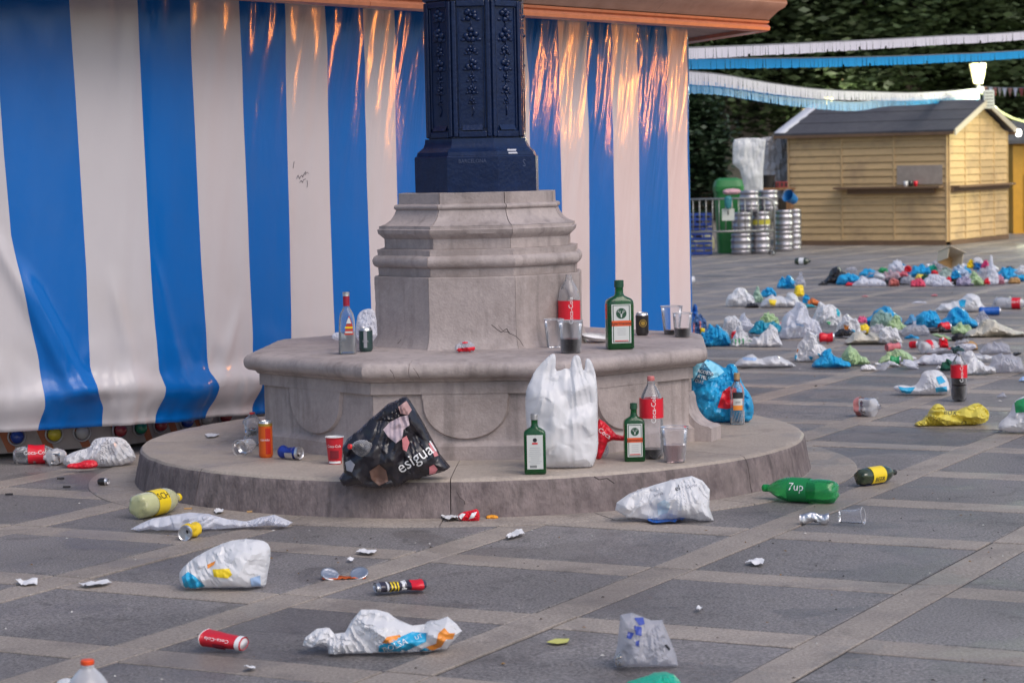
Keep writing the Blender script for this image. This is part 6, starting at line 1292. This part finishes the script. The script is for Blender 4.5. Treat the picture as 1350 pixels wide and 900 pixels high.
L('blue bag behind the translucent green bag', 1142, 404, 1188, 426, Bl, 'tent', gy=432, seed=33); L('translucent pale green bag in the second row', 1149, 408, 1182, 433, mat('pale_green_film', (.42, .58, .5), .3, trans=.3, sheet=.25, film=.7), 'heap', gy=436, seed=34); L('lime green bag right of the translucent bag', 1164, 416, 1197, 438, Li, 'hump', seed=35, gy=438)
L('long cream bag lying along the front of the second row', 1117, 437, 1188, 454, Cr, 'wisp', seed=36, th=.3); L('white hump of film at the right end of the cream bag', 1158, 431, 1187, 453, Ws, 'heap', seed=37, gy=454)
L('pale blue film between the lime bag and the blue bag', 1194, 415, 1222, 429, mat('pale_blue_film', (.15, .42, .68), .3, trans=.25, film=.7), 'wisp', gy=432); L('crumpled bright blue bag in the middle right of the second row', 1208, 409, 1240, 432, Bl, 'heap', seed=41, gy=436)
L('sky blue bag with a tall peak behind the red can ball', 1240, 405, 1287, 432, Bl, 'tent', seed=44, gy=435); Lcan('round red crushed can on a black tray', 1239, 1254, 438, M_lred, r=.045, h=.11, seed=13); L('flat black tray under the round red can', 1220, 430, 1256, 439, Bk, 'wisp', nm='tray', cat='tray')
L('pale lime bag right of the round red can', 1255, 424, 1281, 441, Li, 'heap', seed=46); L('clear film left of the black tray', 1190, 427, 1224, 443, Cl, 'heap', seed=47); L('grey translucent flap right of the peaked blue bag', 1282, 410, 1307, 428, Cl, 'tent', seed=48)
L('cream-white bag with two peaks near the right edge', 1276, 421, 1350, 445, Cr, 'hump', seed=51, th=.3)
# row C: y 360-412
L('white bag with blue print, alone near the right of the third row', 1235, 388, 1298, 412, Ws, 'hump', seed=52, prints=[(.45, .3, .6, .75, pb)]); Lcan('dark blue can right of the white bag in the third row', 1292, 1320, 416, Db, r=.04, h=.2, crush=.1, seed=4)
lying('cola_bottle', 'empty cola bottle with a red label at the right edge of the third row', (1312, 407), (1352, 407), r=.055, h=.33, lab=(.5, .75), cap=None, body=M_petm, tsize=.04); L('clear crumpled film left of the cola bottle at the right edge', 1308, 391, 1330, 407, Cl, 'heap')
L('white bag at the left end of the third row', 959, 380, 994, 404.5, Ws, 'heap', seed=60); L('pale green wisp of film in the third row', 991, 378, 1006, 399, mat('mint_film', (.45, .62, .5), .35, trans=.3, film=.7), 'tent', gy=402); L('black crumpled plastic right of the third row left bag', 983, 398, 1000, 406, Bk, 'wisp')
L('low white bag with a yellow spot in the third row', 1003, 386, 1060, 406, Ws, 'wisp', seed=62, th=.35, prints=[(.22, .45, .38, .92, M_pyel)]); L('sky blue bag piece behind the low white bag', 1004, 379, 1023, 392, Bl, 'heap', gy=400); L('blue bag at the top of the third row', 1026, 363, 1050, 381, Bl, 'heap', gy=394, seed=5); L('clear film on the blue bag at the top of the third row', 1047, 359, 1062, 378, Cl, 'tent', gy=394)
L('yellow cup between the blue bag and the low white bag', 1047, 376, 1060, 391, M_pyel, 'box', nm='paper_cup', cat='cup', gy=398, amp=.01); L('small blue piece right of the low white bag', 1058, 388, 1068, 400, Bl, 'heap', gy=403); L('orange crumpled wrapper at the right of the third row heap', 1064, 393, 1081, 403, mat('burnt_orange', (.62, .17, .04), .5), 'heap', nm='wrapper', cat='wrapper'); L('flat teal film at the right of the third row heap', 1054, 400, 1076, 406, mat('teal_flat', (.01, .25, .32), .4), 'wisp', nm='plastic_film', cat='plastic film')
L('thin white line of film on the paving before the far heap', 1203, 397, 1221, 400, Wt, 'wisp', nm='plastic_film', cat='plastic film'); L('tiny pinkish scrap before the far heap', 1136, 389, 1145, 391.5, M_ppink, 'wisp', nm='paper_scrap', cat='paper'); L('small pale scrap before the middle of the far heap', 1228, 387, 1236, 390.5, M_ppink, 'wisp', nm='paper_scrap', cat='paper')
# far heap: y 328-378
P_ = 'far litter heap'
FH = [('black bag at the left end', 1089, 352, 1130, 374, Bk, 'tent', 375), ('flat dark scrap at the left tip', 1079, 371, 1092, 376, Bk, 'wisp', None), ('blue bag in front of the black bag', 1103, 360, 1137, 376, Bl, 'heap', None), ('small red piece under the blue bag', 1115, 372, 1128, 377, M_lred, 'wisp', None),
 ('rolled blue bag behind the white crumple', 1134, 354, 1158, 365, Bl, 'heap', 370), ('green piece beside the rolled blue bag', 1157, 352, 1172, 362, M_pgreen, 'heap', 370), ('white and clear crumple in front', 1127, 363, 1168, 378, Wt, 'wisp', None), ('white puff of film on top left', 1171, 342, 1192, 360, Wt, 'heap', 371),
 ('pinkish clear film below the white puff', 1162, 355, 1188, 372, mat('pink_clear', (.55, .42, .46), .3, trans=.3, film=.7), 'heap', 374), ('crushed red can on top', 1192, 350, 1202, 359, M_lred, 'box', 371), ('pink and red wrapper', 1184, 357, 1198, 366, mat('pinkish_red', (.6, .12, .16), .4), 'heap', 372), ('salmon can in the front edge', 1172, 367, 1185, 377.5, mat('salmon_can', (.5, .14, .12), .4), 'box', None),
 ('dark can beside the salmon can', 1184, 365, 1198, 375, M_bagk, 'box', None), ('round blue and lime bag', 1200, 348, 1228, 365, Bl, 'heap', 373), ('yellow film under the round blue bag', 1207, 361, 1219, 369, Ye, 'heap', 374), ('black-green crumple', 1215, 360, 1226, 369, M_jgr, 'heap', 375), ('red and pink cans in the front edge', 1201, 366, 1219, 378.5, mat('rose_red', (.62, .06, .12), .4), 'heap', None),
 ('red can right of the round blue bag', 1227, 356, 1237, 365, M_lred, 'box', 373), ('teal scrap on top', 1223, 349, 1236, 358, M_bagn, 'heap', 372), ('pale clear film left of the carton', 1226, 342, 1242, 356, Cl, 'heap', 371), ('white film along the front edge', 1218, 362, 1248, 377, Wt, 'heap', None), ('greenish clear crumple under the carton', 1238, 353, 1258, 369, mat('greenish_clear', (.42, .52, .48), .3, trans=.3, film=.7), 'heap', 374),
 ('pale blue and white crumple right of the carton', 1254, 348, 1277, 368, mat('pale_blue_crumple', (.5, .62, .78), .3, trans=.3, film=.7), 'heap', 373), ('deep sky blue ball of film', 1254, 356, 1267, 368, Bl, 'heap', 376), ('black can in the front edge', 1251, 366, 1263, 376, M_bagk, 'box', None), ('tiny red cap-like scrap', 1247, 364, 1254, 372, M_lred, 'heap', 377), ('lilac clear bag in the front edge', 1261, 362, 1282, 377, mat('lilac_film', (.48, .44, .6), .3, trans=.3, film=.7), 'heap', None),
 ('lime green bag in the front edge', 1276, 358, 1299, 376.5, Li, 'tent', None), ('yellow wrapper on top right', 1275, 342, 1286, 354, M_pyel, 'heap', 371), ('blue can on top right', 1283, 344, 1294, 356, mat('mid_blue', (.02, .2, .5), .35), 'box', 371), ('white cap of film on the blue can', 1283, 339, 1296, 348, Ws, 'heap', 371), ('pink-red wrapper on top right', 1293, 343, 1306, 356, mat('raspberry', (.65, .04, .16), .4), 'heap', 372),
 ('clear white bag right of centre', 1288, 351, 1312, 370, Cl, 'heap', 373), ('tall clear bag sticking up', 1302, 337, 1316, 375, Wt, 'tent', 376), ('small red scrap under the tall clear bag', 1297, 366, 1305, 375, M_lred, 'heap', 377), ('pink crumple right of the tall clear bag', 1310, 361, 1324, 375, mat('dusty_pink', (.55, .25, .32), .4), 'heap', None),
 ('wide sky blue bag at the right end', 1313, 352, 1348, 370, Bl, 'heap', 372), ('brown bread roll-like lump', 1330, 365, 1345, 374, M_card, 'heap', None), ('flat white scrap left of the brown lump', 1321, 368, 1333, 373.5, Ws, 'wisp', None), ('flat sky blue film past the brown lump', 1340, 361, 1356, 371, Bl, 'wisp', None), ('pale cup at the far right edge', 1342, 350, 1354, 361, Ws, 'box', 368),
 ('clear film between the puff and the cans', 1188, 362, 1206, 374, Cl, 'heap', 376), ('grey clear film near the left', 1140, 358, 1166, 370, Cl, 'heap', 373), ('pale crumple in the middle of the front', 1230, 366, 1256, 378, Wt, 'wisp', None)]
for k, (lb, x0, y0, x1, y1, m_, kd, gy) in enumerate(FH):
    c_ = 'can' if ' can ' in lb+' ' else 'cup' if 'cup' in lb else 'wrapper' if 'wrapper' in lb or 'scrap' in lb or 'piece' in lb else 'plastic bag'
    L(lb+', in the far litter heap', x0, y0, x1, y1, m_, kd, nm={'can': 'drink_can', 'cup': 'paper_cup', 'wrapper': 'wrapper', 'plastic bag': 'plastic_bag'}[c_], cat=c_, seed=k*3+1, gy=gy)
cb = at(1250, 373); p = atY(1252, 346, cb.y+.1)
bx = thing('cardboard_box', 'open beige cardboard box with a pink print on top of the far litter heap', 'box', p, rot=(R(-18), R(22), R(24)))
for nm_, c_, d_, m_ in (('side_panel', (-.11, 0, .06), (.006, .2, .14), M_cardp), ('side_panel', (.11, 0, .06), (.006, .2, .14), M_cardp), ('back_panel', (0, .1, .06), (.216, .006, .14), M_card), ('top_panel', (0, -.02, .133), (.24, .24, .006), M_cardp), ('pink_label', (0, -.02, .138), (.10, .10, .003), M_ppink)): MB().box(c_, d_).build(nm_, m_, bx)
# lone things on the far paving
cup('white cup lying alone near the tent corner', 0, 0, 0, h=.13, r0=.035, r1=.045, m=M_paper, paper=True, rim=M_paper, nm='paper_cup', group=None, rot=(Vector((0, 0, 1)).rotation_difference(Vector((.93, .2, .1)))).to_euler(), loc=at(902, 376)+Vector((0, 0, .05)))
lying('green_glass_bottle', 'small green bottle lying alone before the wooden stall', (1048, 349), (1066, 349), r=.05, h=.24, body=M_brng, cap=None, lab=(.3, .6), labm=M_pwhite, text=None)
c_ = thing('counter_litter', 'small dark and red cups left on the counter of the wooden stall', 'cups', A+fd*.62+fo*.15+Zv*1.02)
for k, (dx, m_) in enumerate(((0, M_kcan), (.09, M_lred), (-.08, M_paper))): MB().loft([(0, .03), (.09, .04)], 12, M=Matrix.Translation((dx, 0, 0))).build('cup', m_, c_, smooth=True)
# loose crumbs, butts and leaf bits scattered over the square
rr = random.Random(77); M_cr = [mat('pale_crumb', (.55, .53, .5), .8), mat('dark_crumb', (.04, .03, .025), .8), mat('leaf_crumb', (.22, .13, .05), .8)]; mb = MB()
for k in range(520):
    x = rr.uniform(-10, 1360); y = rr.uniform(320, 900)**1.0 if k % 2 else rr.uniform(450, 760); p = back(x, y)
    if (p-DC).length < 1.72 or (p.x < 1.25 and p.y > 12.2): continue
    s_ = rr.uniform(.002, .008)*(1 if p.y < 14 else 1.8); a_ = rr.uniform(0, 6.28); e = Matrix.Rotation(a_, 3, 'Z'); q = [e@Vector((s_*rr.uniform(.6, 1.8), 0, 0)), e@Vector((0, s_*rr.uniform(.3, .8), 0)), e@Vector((-s_, 0, 0)), e@Vector((0, -s_*.5, 0))]
    mb.add([p+v+Vector((0, 0, .002)) for v in q]+[p+Vector((0, 0, .002+s_*.6))], [(0, 1, 4), (1, 2, 4), (2, 3, 4), (3, 0, 4)], rr.choice((0, 1, 1, 2)))
o = mb.build('litter_crumbs', M_cr, kind='stuff'); tag(o, 'crumbs, cigarette ends and leaf bits scattered over the paving', 'litter')
for a_, b_ in (((600, 632), (602, 640)),):
    c_ = [back(606, 617, STEPZ), back(601, 628, STEPZ)]; 
j_ = random.Random(4)
def crk(pts, Y): return [atY(x, y, Y) for x, y in pts]
crack(crk([(648, 428), (655, 434), (661, 438), (668, 433), (671, 439), (680, 443), (685, 448), (690, 456)], 11.155), .0022)
crack(crk([(657, 429), (664, 437), (672, 438)], 11.155), .002)
crack(crk([(514, 487), (518, 492), (520, 499)], 10.58), .0018); crack(crk([(545, 485), (550, 492), (553, 498)], 10.57), .0018)
crack(crk([(602, 648), (606, 655), (612, 660), (613, 665)], 10.035), .0022); crack(crk([(783, 628), (790, 632), (800, 630), (810, 637)], 10.10), .003)
crack(crk([(524, 453), (527, 450), (529, 447)], 11.15), .002)

# nameless little crumples that fill the heaps
protos = []
for k, (m_, kd) in enumerate(((Ws, 'heap'), (Wt, 'heap'), (Bl, 'heap'), (Cl, 'heap'), (Li, 'heap'), (M_lred, 'box'), (Bk, 'wisp'))):
    o = puffy('film_crumple', [(x, y) for x, y in auto_outline(1200, 362, 1216, 373, kd, 200+k)], m_, .12, 0, amp=.03, h=.016, seed=300+k, label='x', cat='plastic scrap'); protos.append(o)
rr = random.Random(12); first = set()
for k in range(120):
    if k < 62: x = rr.uniform(1108, 1345); y = rr.uniform(362, 377)
    elif k < 98: x = rr.uniform(955, 1320); y = rr.uniform(428, 450)
    else: x = rr.uniform(1160, 1340); y = rr.uniform(458, 488)
    i = rr.choice((0, 0, 1, 1, 1, 2, 2, 3, 3, 4, 5, 6)); p = protos[i]
    if i in first: o = p.copy(); col.objects.link(o)
    else: o = p; first.add(i)
    zz = rr.uniform(0, .12) if k < 62 else 0
    o.location = at(x, y, 0, .05)+Vector((0, 0, zz)); o.rotation_euler = (rr.uniform(-.4, .4), rr.uniform(-.5, .5), rr.uniform(0, 6.28)); q = rr.uniform(.3, 1.0); o.scale = (q*rr.uniform(.8, 2.0), q, q*rr.uniform(.4, 1))
    cn = ('white', 'thin white', 'blue', 'clear', 'lime', 'red', 'black')[i]; wh = 'far heap' if k < 62 else 'second litter row' if k < 98 else 'front litter row'
    o['label'] = 'small crumpled '+cn+' scrap filling gaps in the '+wh; o['group'] = 'small '+cn+' scraps in the '+wh
for i, p in enumerate(protos):
    if i not in first: bpy.data.objects.remove(p)
